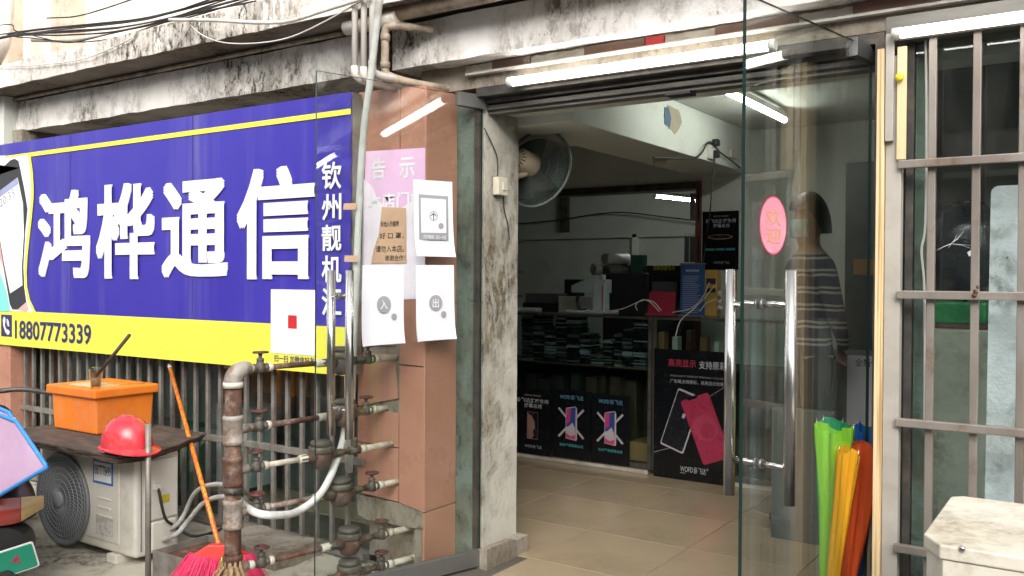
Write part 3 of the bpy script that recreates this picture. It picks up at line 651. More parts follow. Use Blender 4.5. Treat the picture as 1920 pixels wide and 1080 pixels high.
CB = [([(-10, 72), (100, 60), (220, 52), (310, 36), (400, 12), (490, -12)], 3.3, .007), ([(-10, 66), (60, 62), (200, 55), (330, 38), (450, 4), (500, -10)], 3.34, .005),
      ([(-10, 75), (40, 70), (140, 79), (220, 70), (300, 45), (470, -8)], 3.26, .004), ([(-8, 48), (30, 58), (80, 71), (130, 80), (200, 65), (300, 40), (440, -6)], 3.22, .004),
      ([(20, 68), (90, 58), (230, 43), (300, 30), (390, 0), (410, -10)], 3.38, .005), ([(-10, 70), (60, 57), (180, 45), (280, 33), (430, -6)], 3.42, .0085),
      ([(-10, 73), (120, 66), (210, 60), (300, 42), (380, 22), (480, 2)], 3.24, .0055), ([(60, 64), (150, 60), (240, 50), (310, 36), (360, 24), (470, 6)], 3.2, .003)]
names = ['thickest of the slack', 'long straight', 'low drooping', 'looping']
for i, (pts, Y, r) in enumerate(CB):
    pipe('cable', [V((-8.6, Y, pY(*pts[0], Y).z + random.uniform(0, .12)))] * (pts[0][0] < 0) + [pY(u, v, Y) for u, v in pts], r, 'black_rubber', 'black cable in the slack bundle strung above the signboard ledge', 'black cables above the ledge', 6, 6, 'cable')
M('white_cable', (.62, .6, .56), .5)
pipe('cable', [pY(u, v, 3.13) for u, v in ((-190, 118), (-8, 124), (30, 124), (70, 122), (150, 112), (210, 90), (250, 70))], .0038, 'white_cable', 'thin white cable hanging across the dark ledge face', None, 6, 6, 'cable')
pipe('conduit_pipe', [pY(u, v, 3.28) for u, v in ((60, 76), (140, 75), (230, 56), (306, 41))], .011, 'pvc', 'short pale plastic conduit tied among the black cables')
pipe('conduit_pipe', [pY(u, v, 3.06) for u, v in ((318, 37), (400, 38), (480, 42), (540, 40), (600, 22), (695, -8))], .010, 'pvc', 'bent white plastic conduit curving up to the drain pipes')
pipe('cable', [pY(u, v, 3.08) for u, v in ((355, 45), (380, 66), (420, 80), (480, 81), (540, 71), (600, 45), (692, -6))], .0036, 'white_cable', 'thin grey cable sagging under the bent white conduit', None, 6, 6, 'cable')
pipe('cable', [pY(u, v, 3.62) for u, v in ((88, 34), (140, 31), (190, 18), (262, -6))], .005, 'black_rubber', 'dark cable pinned across the cream wall above', None, 6, 6, 'cable')
a = pY(2, 88, 3.4); pipe('drain_elbow', [V((a.x - .1, 3.5, a.z + .5)), V((a.x, 3.42, a.z + .1)), V((a.x, 3.4, a.z)), V((a.x - .07, 3.38, a.z - .1))], .055, 'pvc', 'fat white drain elbow beside the cable bundle', None, 16)
# ================================================================ water meter rack
M('rust', (.13, .055, .03), .85, .1, var=(.05, .03, .022), scale=18, bump=.5, bscale=60, dirt=(.3, .24, .2), dscale=6, dlo=.5, dhi=.65)
M('pipe_grey', (.34, .31, .27), .6, .2, var=(.22, .17, .13), scale=14, dirt=(.12, .05, .025), dscale=7, dlo=.45, dhi=.62)
M('old_brass', (.13, .11, .075), .6, .4, var=(.07, .065, .05), scale=16, dirt=(.28, .26, .2), dscale=6, bump=.3)
M('valve_iron', (.11, .1, .085), .65, .4, var=(.07, .062, .05), scale=15, bump=.3)
M('valve_wheel', (.12, .035, .03), .6, .2, var=(.06, .04, .035), scale=18)
M('pvc_joint', (.6, .57, .48), .45, var=(.45, .4, .31), scale=12, dirt=(.2, .15, .1), dscale=9, dlo=.5, dhi=.65)
M('meter_body', (.11, .06, .04), .7, .2, var=(.06, .04, .03), scale=14, dirt=(.22, .2, .16), dscale=8, bump=.4)
MX, MY = -3.04, 2.45
PR = thing('water_meter_rack', 'rusty upright water main with rows of valves and meters feeding the pillar', 'pipework', (MX, MY, -.1))
def along(A, Bp, u):
    lo, hi = 0., 1.
    for _ in range(40):
        m_ = (lo + hi) / 2
        if pr(A + (Bp - A) * m_)[0] < u: lo = m_
        else: hi = m_
    return A + (Bp - A) * lo
def valve(p, d, mat='valve_iron', sc_=1.):
    b = MB().tube([p - d * .034, p - d * .026, p - d * .02, p + d * .02, p + d * .026, p + d * .034], [.019, .019, .015, .015, .019, .019], 8, sm=False)
    b.lathe([(.02, -.02), (.022, 0), (.017, .022), (.014, .026), (.016, .028), (.016, .04), (.008, .042), (.008, .056)], p, ZV, 12); o = b.build('valve', mat, PR)
    c = p + V((0, 0, .066)); tilt = V((random.uniform(-.06, .06), random.uniform(-.06, .06), 1)).normalized(); ex = tilt.orthogonal().normalized(); ey = tilt.cross(ex)
    w_ = MB(); k = 15
    w_.tube([c + (ex * math.cos(6.2832 * i / k) + ey * math.sin(6.2832 * i / k)) * (.029 + (.0022 if i % 3 == 0 else 0)) for i in range(k + 1)], .0052, 6, cap=False)
    for i in range(4): a_ = i * 1.5708 + .4; w_.tube([c, c + (ex * math.cos(a_) + ey * math.sin(a_)) * .029], .0036, 5)
    w_.lathe([(.009, -.012), (.009, .004)], c, tilt, 8); w_.build('handwheel', 'valve_wheel', o)
def meter(p, d, lid='old_brass', body='meter_body'):
    mb = MB().lathe([(.018, -.062), (.036, -.055), (.049, -.03), (.052, -.002), (.05, .012), (.044, .02)], p, ZV, 20)
    mb.tube([p - d * .085, p - d * .075, p - d * .04], [.017, .02, .034], 10).tube([p + d * .085, p + d * .075, p + d * .04], [.017, .02, .034], 10)
    o = mb.build('water_meter', body, PR)
    MB().lathe([(.053, .016), (.057, .02), (.057, .042), (.053, .046)], p, ZV, 20).build('collar', lid, o)
    MB().lathe([(.048, .045), (.05, .062), (.046, .068), (.0, .07)], p, ZV, 20).build('lid', 'valve_iron', o)
    for s_ in (-1, 1): MB().tube([p + d * s_ * .078, p + d * s_ * .112], .02, 6, sm=False).build('union_nut', 'old_brass', o)
rows = [((480, 684), (740, 670), 488, 640, 690, 'rust', 'valve_iron'), ((470, 790), (722, 765), 486, 646, 686, 'rust', 'meter_body'), ((460, 873), (735, 832), 480, 602, 664, 'pvc_joint', 'meter_body'),
        ((475, 952), (745, 903), 482, 638, 697, 'pipe_grey', 'meter_body'), ((490, 1042), (776, 988), 490, 655, 715, 'rust', 'rust'), (None, (778, 1045), None, 655, 715, 'rust', 'rust')]
rz = []
for i, (st_, en, v1, me_, v2, pm, bm_) in enumerate(rows):
    Wl = pY(*en, 3.295 if i < 4 else 3.37); A = V((MX, MY, Wl.z)); rz.append(Wl.z)
    d = (Wl - A).normalized(); pm_ = along(A, Wl, me_); pv2 = along(A, Wl, v2)
    row = [A]
    if v1: 
        pv1 = along(A, Wl, v1); valve(pv1, d)
        mid = pv1 + (pm_ - pv1) * .72
        MB().tube([A, pv1], .0155, 10).build('pipe', 'pipe_grey', PR); MB().tube([pv1, mid], .0125, 10).build('pipe', pm, PR)
        for q, l in ((pv1 - d * .05, .03), (pv1 + d * .045, .024), (mid, .05)): MB().tube([q - d * l / 2, q - d * l * .3, q + d * l * .3, q + d * l / 2], [.017, .019, .019, .017], 10).build('coupling', 'pvc_joint' if random.random() < .6 else 'pipe_grey', PR)
        MB().tube([mid, pm_], .0125, 10).build('pipe', 'pipe_grey', PR)
    else: MB().tube([A, pm_], .0125, 10).build('pipe', 'rust', PR)
    meter(pm_, d, 'old_brass', bm_)
    MB().tube([pm_, pv2], .013, 10).build('pipe', 'rust', PR)
    if i != 2: valve(pv2, d, 'valve_iron')
    else: MB().tube([pv2 - d * .03, pv2 + d * .03], .02, 10).lathe([(.016, 0), (.016, .05), (.018, .06)], pv2, ZV, 10).build('tee', 'old_brass', PR)
    end = Wl + d * .03
    MB().tube([pv2, end], .0155, 12).build('outlet_pipe', 'pvc_joint', PR)
    MB().tube([pv2 + d * .035, pv2 + d * .065], .019, 12).build('coupling', 'pvc_joint', PR)
    if i == 5:
        MB().tube(spline([Wl - d * .02, Wl + d * .01 + V((0, 0, .008)), Wl + d * .015 + V((0, 0, .05)), Wl + d * .015 + V((0, 0, .18))], 5), .0165, 12).build('riser', 'pvc_joint', PR)
ztop = rz[0] - .055
segs = [(-.1, .1, .034, 'rust'), (.1, .19, .036, 'pipe_grey'), (.19, .33, .034, 'rust')]
MB().tube([V((MX, MY, -.1)), V((MX, MY, ztop))], .034, 18).build('main_pipe', 'rust', PR)
Wd = (pY(*rows[0][1], 3.295) - V((MX, MY, rz[0]))).normalized()
el = [V((MX, MY, ztop - .01)), V((MX, MY, ztop + .012)), V((MX, MY, rz[0] - .018)) + Wd * .012, V((MX, MY, rz[0])) + Wd * .045, V((MX, MY, rz[0])) + Wd * .075]
MB().tube(spline(el, 6), [.038] * 15 + [.036 - .001 * i for i in range(10)], 18).build('elbow', 'pipe_grey', PR)
MB().tube([V((MX, MY, ztop - .02)), V((MX, MY, ztop + .004))], .0415, 18).build('elbow_collar', 'pvc_joint', PR)
for z in rz[1:5]:
    MB().lathe([(.036, -.062), (.0425, -.058), (.0425, -.044), (.039, -.04), (.039, .04), (.0425, .044), (.0425, .058), (.036, .062)], (MX, MY, z), ZV, 18).build('tee', 'pipe_grey' if z in (rz[1], rz[3]) else 'rust', PR)
    d = (V((-2.87, 3.29, z)) - V((MX, MY, z))).normalized(); MB().tube([V((MX, MY, z)), V((MX, MY, z)) + d * .07], .02, 12).build('branch', 'pipe_grey', PR)
zc = (rz[2] + rz[3]) / 2 + .01
MB().lathe([(.04, -.012), (.042, 0), (.04, .012)], (MX, MY, zc), ZV, 14).tube([V((MX - .03, MY - .035, zc)), V((MX + .05, MY - .035, zc))], .006, 6).build('clamp', 'dark_steel', PR)
M('rag_cloth', (.36, .24, .13), .9, var=(.2, .12, .06), scale=25, bump=.6)
def ragf(a_, b_):
    th = a_ * 6.2832; r = .036 + .012 * math.sin(b_ * 3.0) + .014 * mnoise.noise(V((math.cos(th) * 2.2, math.sin(th) * 2.2, b_ * 4))) + .006 * math.sin(th * 11)
    r *= 1 + .2 * (1 - b_) ; return V((MX + r * math.cos(th), MY + r * math.sin(th), .06 + b_ * .17))
rg = MB().grid(ragf, 40, 14)
for i in range(9):
    th = random.random() * 6.28; c0 = V((MX + .05 * math.cos(th), MY + .05 * math.sin(th), .16 + random.random() * .06))
    rg.tube([c0, c0 + V((.03 * math.cos(th), .03 * math.sin(th), -.03)), c0 + V((.035 * math.cos(th) + random.uniform(-.02, .02), .035 * math.sin(th), -.1 - random.random() * .05))], [.01, .008, .003], 6, flat=.3)
tag(rg.build('tied_rag', 'rag_cloth'), 'frayed brown rag knotted round the foot of the rusty water main', 'rag')
# hoses
M('white_hose', (.66, .65, .63), .5, var=(.5, .49, .46), scale=12); M('hose_wrap', (.42, .42, .39), .7, var=(.3, .29, .27), scale=30, bump=.4)
pipe('white_hose', [pY(655, 640, 3.13), pY(650, 780, 3.1), pY(636, 850, 3.0), pY(605, 920, 2.85), pY(560, 958, 2.7), pY(520, 966, 2.55), pY(482, 962, 2.48), pY(455, 945, 2.6), pY(440, 930, 2.75)], .0165, 'white_hose', 'white hose looping from the pillar round behind the meters', None, 12, 7, 'hose')
pipe('drain_pipe', [pY(651, 640, 3.17), pY(652, 880, 3.17)], .014, 'pvc', 'straight white plastic pipe behind the left door handle')
# ================================================================ air conditioner, left
M('ac_white', (.62, .59, .52), .45, var=(.56, .53, .46), scale=3, dirt=(.3, .26, .2), dscale=2.5, dlo=.55, dhi=.8)
M('ac_grey', (.17, .175, .18), .5); M('ac_fin', (.3, .31, .32), .45); M('ac_dark', (.012, .012, .013), .6)
AX0, AX1, AY0, AY1, AZ0, AZ1 = -4.80, -3.955, 2.6, 2.85, .025, .535
AC = thing('air_conditioner', 'dirty white outdoor air conditioner with round grey fan grille under warped boards', 'air conditioner', (-4.38, 2.72, -.015))
MB().box(AX0, AX1, AY0, AY1, AZ0, AZ1).build('casing', 'ac_white', AC, .022, 4)
MB().box(AX0 + .01, AX1 - .13, AY0 - .004, AY0 + .006, AZ0 + .05, AZ1 - .012).build('front_panel', 'ac_white', AC, .004)
fc = pY(123, 934, AY0); FR = .232; yc = AY0 - .005
fc = V((fc.x, yc, fc.z)); YN = V((0, -1, 0))
MB().lathe([(.0, .001), (FR, .001), (FR, -.002)], fc, YN, 48, sm=False).build('fan_opening', 'ac_dark', AC)
MB().lathe([(FR + .002, -.004), (FR + .014, .012), (FR + .008, .022), (FR - .008, .02), (FR - .012, .004)], fc, YN, 48).build('grille_rim', 'ac_grey', AC)
gr = MB()
def gp(r, a): return fc + V((math.cos(a), 0, math.sin(a))) * r + YN * (.012 + .022 * (1 - (r / FR) ** 2))
for i in range(50):
    a0 = 6.2832 * i / 50; gr.tube([gp(.045 + (FR - .05) * t / 6, a0 - .55 * (t / 6) ** 1.3) for t in range(7)], .0015, 4, cap=False)
for r in (.075, .105, .135, .165, .195, .215): gr.tube([gp(r, 6.2832 * i / 48) + YN * .001 for i in range(49)], .0017, 5, cap=False)
gr.build('fan_grille', 'ac_fin', AC)
MB().lathe([(.0, .042), (.035, .041), (.042, .036), (.042, .026)][::-1], fc, YN, 28).build('grille_hub', 'ac_fin', AC)
for u, v in ((197, 935), (197, 952), (199, 968)):
    p = pY(u, v, AY0); MB().box(p.x - .055, p.x + .055, AY0 - .009, AY0 - .003, p.z - .005, p.z + .005).build('vent_rib', 'ac_white', AC, .002)
M('label_blue', (.02, .14, .42), .5); M('label_worn', (.36, .34, .31), .8, var=(.5, .47, .42), scale=30, lo=.45, hi=.55)
x0, x1, z0, z1 = rectY(175, 863, 212, 908, AY0 - .005)
MB().box(x0, x1, AY0 - .0065, AY0 - .0045, z0, z1).build('label_border', 'label_blue', AC); MB().box(x0 + .012, x1 - .012, AY0 - .0085, AY0 - .007, z0 + .012, z1 - .012).build('label', 'print_white', AC)
text('label_number', '18877778499', 'print_dark', AC, (x0 + .014, AY0 - .0095, z0 + .045), XV, ZV, x1 - x0 - .028, .05, .01)
x0, x1, z0, z1 = rectY(180, 968, 213, 1005, AY0 - .005); MB().box(x0, x1, AY0 - .0055, AY0 - .0043, z0, z1).build('worn_label', 'label_worn', AC)
MB().box(AX1 - .001, AX1 + .004, AY0 + .03, AY0 + .034, AZ0 + .03, AZ1 - .03).build('side_seam', 'ac_grey', AC)
MB().box(AX1 - .004, AX1 + .014, AY0 + .06, AY1 - .02, .2, .5).build('side_cover', 'ac_white', AC, .006)
MB().box(AX1 - .004, AX1 + .02, AY0 + .08, AY1 - .03, .04, .19).build('valve_cover', 'ac_white', AC, .01)
M('label_yellow', (.55, .45, .03), .5)
p = pX(308, 935, AX1 + .015); MB().box(AX1 + .0145, AX1 + .016, p.y - .03, p.y + .03, p.z - .02, p.z + .02).build('warning_label', 'label_yellow', AC)
p = pX(292, 912, AX1 + .015); MB().box(AX1 + .014, AX1 + .04, p.y - .012, p.y + .012, p.z - .016, p.z + .016).build('cable_gland', 'white_plastic', AC, .003)
for x in (AX0 + .12, AX1 - .17): MB().box(x - .04, x + .04, AY0 - .02, AY1 + .02, -.018, .026).build('foot', 'ac_white', AC, .006)
g0 = V((AX1 + .04, p.y, p.z))
pipe('power_cable', [g0 + V((-.03, 0, 0)), g0 + V((.0, 0, -.02)), g0 + V((.02, .02, -.15)), pY(325, 985, 2.8), pY(360, 1005, 2.85), pY(400, 998, 3.0), pY(430, 985, 3.2)], .0075, 'black_rubber', 'black power cable drooping from the air conditioner', None, 8, 7, 'cable')
pipe('refrigerant_hose', [V((AX1 - .01, 2.78, .12)), pY(330, 985, 2.8), pY(345, 965, 2.85), pY(365, 925, 2.85), pY(395, 909, 2.8), pY(440, 912, 2.7), pY(470, 930, 3.0)], .0115, 'hose_wrap', 'grey wrapped hose arching highest out of the air conditioner', None, 10, 7, 'hose')
pipe('refrigerant_hose', [V((AX1 - .01, 2.74, .08)), pY(330, 1002, 2.75), pY(350, 980, 2.8), pY(380, 945, 2.8), pY(410, 932, 2.75), pY(445, 935, 2.7), pY(480, 950, 3.0)], .0125, 'hose_wrap', 'grey wrapped hose bending low out of the air conditioner', None, 10, 7, 'hose')
# warped boards on top
M('wet_board', (.055, .04, .032), .8, var=(.11, .075, .055), scale=7, stretch=(1, 3, 1), bump=.6, bscale=40, dirt=(.02, .016, .014), dscale=4)
outl = [(-4.96, 2.47), (-4.4, 2.40), (-3.83, 2.43), (-3.80, 2.6), (-4.0, 3.06), (-4.55, 3.1), (-5.0, 2.95)]
for k in range(4):
    sd = k * 3.7; poly = []
    for i in range(len(outl)):
        a_, b_ = V((*outl[i], 0)), V((*outl[(i + 1) % len(outl)], 0)); n_ = max(2, int((b_ - a_).length / .045))
        for j in range(n_):
            q = a_ + (b_ - a_) * j / n_; q = q * 1 + V((-4.4, 2.75, 0)) * 0
            c_ = V((-4.4, 2.75, 0)); q = c_ + (q - c_) * (.985 - .018 * k + .02 * mnoise.noise(q * 14 + V((sd, 0, 0))) + .016 * mnoise.noise(q * 45 + V((sd, 0, 0)))); poly.append((q.x, q.y))
    z = .572 - k * .0098
    mb = MB().prism(poly, (0, 0, z), XV, V((0, 1, 0)), .0085)
    for p in mb.v: p.z += .012 * mnoise.noise(V((p.x * 2.2, p.y * 2.2, 0))) + (.018 * max(0, (p.x + 4.1)) if k == 0 else 0)
    tag(mb.build('plywood_sheet', 'wet_board'), ('topmost rotten dark plywood sheet carrying the orange box', 'second delaminated plywood sheet in the stack on the air conditioner', 'third delaminated plywood sheet in the stack on the air conditioner', 'lowest plywood sheet resting directly on the air conditioner')[k], 'plywood', 'rotten boards on the air conditioner')
# orange foam box
M('orange_tape', (.72, .2, .022), .3, var=(.66, .16, .02), scale=4, bump=.35, bscale=14, stretch=(1, 1, .4), dirt=(.5, .3, .15), dscale=5, dlo=.5, dhi=.8); M('clear_tape', (.8, .6, .4), .2)
BX = (-4.85, -4.42, 2.68, 3.02); zb = .577; zl = pY(172, 747, 2.68).z
OB = thing('foam_box', 'orange taped foam box with lid standing on rotten boards', 'box', (-4.63, 2.85, zb))
mb = MB().box(BX[0], BX[1], BX[2], BX[3], zb, zl)
for p in mb.v:
    if p.z < zl - .01: p.x = -4.635 + (p.x + 4.635) * .95; p.y = 2.85 + (p.y - 2.85) * .95
mb.build('body', 'orange_tape', OB, .008)
MB().box(BX[0] - .022, BX[1] + .02, BX[2] - .022, BX[3] + .02, zl, zl + .05).build('lid', 'orange_tape', OB, .012, 3)
MB().box(-4.75, -4.5, 2.72, 2.86, zl + .0495, zl + .0525).build('tape', 'clear_tape', OB)
# helmet
M('helmet_red', (.62, .028, .045), .25, var=(.58, .025, .04), scale=4, coat=.15, dirt=(.42, .12, .11), dscale=5, dlo=.46, dhi=.75); M('strap_white', (.7, .68, .64), .5)
hc = pY(238, 812, 2.5); hc = V((hc.x, 2.5, .588))
HM = thing('hard_hat', 'red hard hat resting on the boards in front of orange box', 'helmet', hc)
def hf(a_, b_):
    th = a_ * 6.2832; ph = b_ * math.pi / 2; rx, ry, rh = .132, .108, .142
    c_ = math.cos(ph); r_ = 1 + .03 * max(0, math.cos(th * 1)) 
    z_ = rh * math.sin(ph) ** .92 + .022; ridge = .006 * math.exp(-((math.sin(th) * c_) / .12) ** 2)
    return hc + V((rx * c_ ** .82 * math.cos(th) * r_, ry * c_ ** .82 * math.sin(th), z_ + ridge))
MB().grid(hf, 40, 14).build('shell', 'helmet_red', HM)
def bf(a_, b_):
    th = a_ * 6.2832; k_ = .012 + .045 * max(0, math.cos(th)) ** 2; r_ = b_ * k_
    return hc + V(((.132 + r_) * math.cos(th), (.108 + r_) * math.sin(th), .024 - .35 * r_))
MB().grid(bf, 40, 3).grid(lambda a_, b_: bf(a_, 1) + V((0, 0, -.006 * b_)), 40, 1, flip=True).build('brim', 'helmet_red', HM)
MB().tube([hc + V((-.10, -.06, .022)), hc + V((-.115, -.065, -.002)), hc + V((-.06, -.085, -.002)), hc + V((-.045, -.09, .02))], .008, 6, flat=.5).build('strap', 'strap_white', HM)
# plastic cup with seedling and stick
cp = pY(180, 720, 2.74); cp = V((cp.x, 2.74, zl + .05))
glass('cup_plastic', (.9, .9, .86), .08); M('soil_water', (.3, .25, .15), .4); M('leaf', (.16, .2, .03), .5); M('stick_brown', (.05, .035, .028), .7)
CP = thing('plastic_cup', 'clear plastic cup holding a seedling on the orange box lid', 'cup', cp)
MB().lathe([(.027, 0), (.036, .088), (.039, .09), (.039, .094), (.034, .09), (.0255, .004), (0, .004)], cp, ZV, 20).build('cup', 'cup_plastic', CP)
MB().lathe([(0, .005), (.025, .006), (.029, .045), (0, .047)], cp, ZV, 16).build('contents', 'soil_water', CP)
for a_, l in ((-2.8, .05), (.3, .055), (1.2, .04), (2.4, .045)):
    d = V((math.cos(a_), math.sin(a_) * .6, .25)); c0 = cp + V((0, 0, .1)); sdv = V((-d.y, d.x, 0)) * .28
    MB().add([c0, c0 + d * l * .5 + sdv * l, c0 + d * l + V((0, 0, -.01)), c0 + d * l * .5 - sdv * l], [(0, 1, 2, 3)]).tube([cp + V((0, 0, .04)), c0], .0018, 5).build('leaf', 'leaf', CP)
tag(MB().tube([cp + V((.005, 0, .06)), pY(243, 628, 2.78)], .0095, 8).build('stick', 'stick_brown'), 'dark brown stick poking up out of the plastic cup', 'stick')
# steel post, rusty boxes
a = pY(278, 795, 2.5); b = pY(277, 1085, 2.5)
tag(MB().tube([V((a.x, 2.5, -.03)), V((a.x, 2.5, a.z))], .0135, 12).build('steel_post', 'grey_steel'), 'weathered steel post standing at the corner of the air conditioner', 'post')
for u0, v0, u1, v1, Y, lb in ((286, 1040, 345, 1110, 2.52, 'rusty open steel box standing beside the steel post'),):
    x0, x1, z0, z1 = rectY(u0, v0, u1, v1, Y); z0 = -.02; d = .3
    t = thing('steel_box', lb, 'box', ((x0 + x1) / 2, Y + d / 2, z0))
    MB().box(x0, x1, Y, Y + .008, z0, z1).box(x0, x0 + .008, Y + .009, Y + d, z0, z1).box(x1 - .008, x1, Y + .009, Y + d, z0, z1).box(x0, x1, Y + d + .001, Y + d + .009, z0, z1).build('side', 'grey_steel', t, .002)
    MB().box(x0 + .009, x1 - .009, Y + .01, Y + d - .001, z1 - .04, z1 - .03).build('tray', 'rust', t)
tag(MB().rbox(-3.95, -3.35, 2.95, 3.25, -.02, .07, step=.05, amp=.01).build('concrete_block', 'mortar'), 'low rough concrete curb under the hoses by the bars', 'curb')
# broom
M('broom_orange', (.6, .09, .02), .4, var=(.7, .28, .02), scale=14, stretch=(5, 5, .6), lo=.45, hi=.55); M('bristle_pink', (.75, .04, .14), .6, var=(.6, .02, .1), scale=30); M('bristle_yellow', (.7, .75, .06), .6); M('broom_red', (.6, .04, .03), .45); M('broom_tip', (.55, .5, .4), .5)
ta, tb = pY(319, 690, 3.22), pY(411, 1024, 2.62)
BR = thing('broom', 'broom with orange striped handle and pink bristles leaning on the bars', 'broom', (tb.x, tb.y, -.015))
d = (tb - ta).normalized()
MB().tube([ta, tb + d * .03], .0115, 12).build('handle', 'broom_orange', BR); MB().tube([ta - d * .035, ta + d * .005], [.009, .0125], 10).build('handle_tip', 'broom_tip', BR)
hx = V((.83, .556, 0)).normalized(); hy = V((-.556, .83, 0)).normalized()
c0 = tb + d * .03
MB().add([c0 + hx * sx_ * w_ + hy * sy_ * t_ + V((0, 0, zz)) for zz, w_, t_ in ((.03, .05, .018), (-.035, .15, .028)) for sx_, sy_ in ((-1, -1), (1, -1), (1, 1), (-1, 1))],
         [(3, 2, 1, 0), (4, 5, 6, 7), (0, 1, 5, 4), (1, 2, 6, 5), (2, 3, 7, 6), (3, 0, 4, 7)]).build('head', 'broom_red', BR, .006)
for nm, mt, rng in (('bristles', 'bristle_pink', (-1, .05)), ('bristles', 'bristle_yellow', (.05, .3)), ('bristles', 'bristle_pink', (.3, 1))):
    mb = MB()
    for i in range(int(520 * (rng[1] - rng[0]))):
        q = random.uniform(*rng); r2 = random.uniform(-1, 1); p0 = c0 + hx * q * .145 + hy * r2 * .024 + V((0, 0, -.015))
        p1 = c0 + hx * (q * .235 + random.uniform(-.015, .015)) + hy * (r2 * .07 - .05); p1.z = -.012 + random.random() * .02
        mb.tube([p0, (p0 + p1) / 2 + V((random.uniform(-.006, .006), random.uniform(-.006, .006), .01)), p1], [.0019, .0018, .001], 4, cap=False)
    mb.build(nm, mt, BR)
# ================================================================ barred window right of the door
M('trim_wood', (.62, .47, .27), .55, var=(.52, .37, .2), scale=5, stretch=(8, 8, .4), bump=.1); M('trim_cream', (.36, .335, .295), .6, var=(.3, .28, .245), scale=4, dirt=(.25, .22, .18), dscale=3)
M('ply_edge', (.66, .5, .28), .6, var=(.36, .22, .1), scale=9, stretch=(14, 3, .15), lo=.45, hi=.6)
DT = thing('door_trim', 'pale plywood door trim with exposed layered edge beside umbrellas', 'door frame', (-.63, 3.35, -.1))
MB().box(-.676, -.651, 3.268, 3.325, -.1, 2.215).build('plywood_edge', 'ply_edge', DT, .002)
MB().box(-.649, -.598, 3.286, 3.33, -.1, 2.19).build('face_board', 'trim_cream', DT, .002)
MB().box(-.648, -.622, 3.264, 3.284, 1.895, 2.262).build('short_batten', 'trim_cream', DT, .002)
MB().box(-.612, -.582, 3.272, 3.284, 1.83, 2.215).build('inner_batten', 'trim_wood', DT, .002)
M('yellow_plastic', (.7, .55, .02), .4)
p = pY(1687, 145, 3.262); tag(MB().lathe([(.012, 0), (.015, .004), (.01, .009), (0, .01)], (p.x, 3.263, p.z), (0, -1, 0), 14).build('yellow_tag', 'yellow_plastic'), 'small yellow plastic tag pinned on the door trim', 'tag')
GW = thing('window_grille', 'square steel tube grille over the window beside the door trim', 'grille', (.2, 3.29, .4))
M('bar_steel', (.27, .24, .21), .4, .4, var=(.2, .17, .145), scale=6, stretch=(1, 1, .3), dirt=(.15, .08, .04), dscale=6, dlo=.55, dhi=.7)
x = -.504
while x < 1.15: MB().box(x - .0125, x + .0125, 3.292, 3.317, -.05, 2.245).build('bar', 'bar_steel', GW, .003, 2); x += .134
for z in (1.813, 1.369, .932, .5): MB().box(-.606, 1.18, 3.266, 3.291, z - .014, z + .014).build('rail', 'bar_steel', GW, .003, 2)
p = pY(1830, 545, 3.262); mb = MB()
for i in range(9): mb.lathe([(.0, -.006), (.005 + random.random() * .003, 0), (0, .006)], (p.x + random.uniform(-.006, .006), 3.262, p.z + random.uniform(-.016, .016)), (0, -1, 0), 7)
mb.build('weld', 'rust', GW)
W2 = thing('front_window', 'dirty glass window with a star crack behind the square bars', 'window', (.3, 3.37, -.05))
glass('window_glass', (.88, .92, .9), .0, .035)
MB().box(-.59, 1.2, 3.37, 3.376, -.05, 2.26).build('pane', 'window_glass', W2)
MB().rbox(-.597, -.572, 3.36, 3.45, -.1, 2.25, amp=.002).build('frame', 'dark_steel', W2)
MB().rbox(-.570, -.522, 3.385, 3.45, -.1, 2.25, amp=.003, seed=6).build('frame_post', 'green_steel', W2)
MB().box(-.66, 1.2, 3.318, 3.5, 2.247, 2.334).build('head_frame', 'header_paint', W2, .003)
n_ = 12; pts = [(-.25 + .6 * i / 30, 2.246 - .012 * random.random()) for i in range(31)]
MB().prism([(-.25, 2.27)] + pts + [(.35, 2.27)], (0, 3.312, 0), XV, ZV, .008).build('sealant', 'patch_plaster', W2)
M('crack_white', (.75, .78, .76), .4)
c = pY(1783, 457, 3.366); mb = MB()
for i in range(9):
    a_ = random.choice((.2, .7, .95, 2.9, 3.3, 3.9, 5.4, 5.8, 6.1)) + random.uniform(-.3, .3); l = random.uniform(.015, .075); q = V((c.x, 3.367, c.z)); d = V((math.cos(a_), 0, math.sin(a_)))
    mb.tube([q, q + d * l * .5 + V((0, 0, random.uniform(-.005, .005))), q + d * l], [.0008, .0006, .0003], 4)
for dx, dz in ((.05, -.03), (.062, -.012)): mb.prism([(0, 0), (.016, .012), (.02, -.006), (.006, -.014)], (c.x + dx, 3.366, c.z + dz), XV, ZV, .0008)
mb.build('star_crack', 'crack_white', W2)
pipe('cable', [pY(1736, 60, 3.36), pY(1737, 250, 3.355), pY(1735, 420, 3.355), pY(1728, 470, 3.355), pY(1733, 540, 3.36), pY(1734, 700, 3.355), pY(1733, 800, 3.36)], .0045, 'white_cable', 'yellowed white cable hanging between window pane and bars', None, 6, 6, 'cable')
stained('mouldy_board', (.84, .84, .9), (.78, .78, .86), (.05, .05, .05), patch=(.5, .7), pscale=2.5, fscale=20, streak=0)
x0 = pY(1855, 600, 3.42).x; x1 = x0 + .135; zt = pY(1880, 348, 3.42).z
tag(MB().prism([(x0 - .012, 0), (x1, 0), (x1, zt)] + [(x0 + .025 + .025 * math.cos(1.57 + i * .26), zt - .025 + .025 * math.sin(1.57 + i * .26)) for i in range(7)], (0, 3.42, 0), XV, ZV, .03).build('white_board', 'mouldy_board'), 'tall lilac-white board with black mould specks leaning inside the window', 'board')
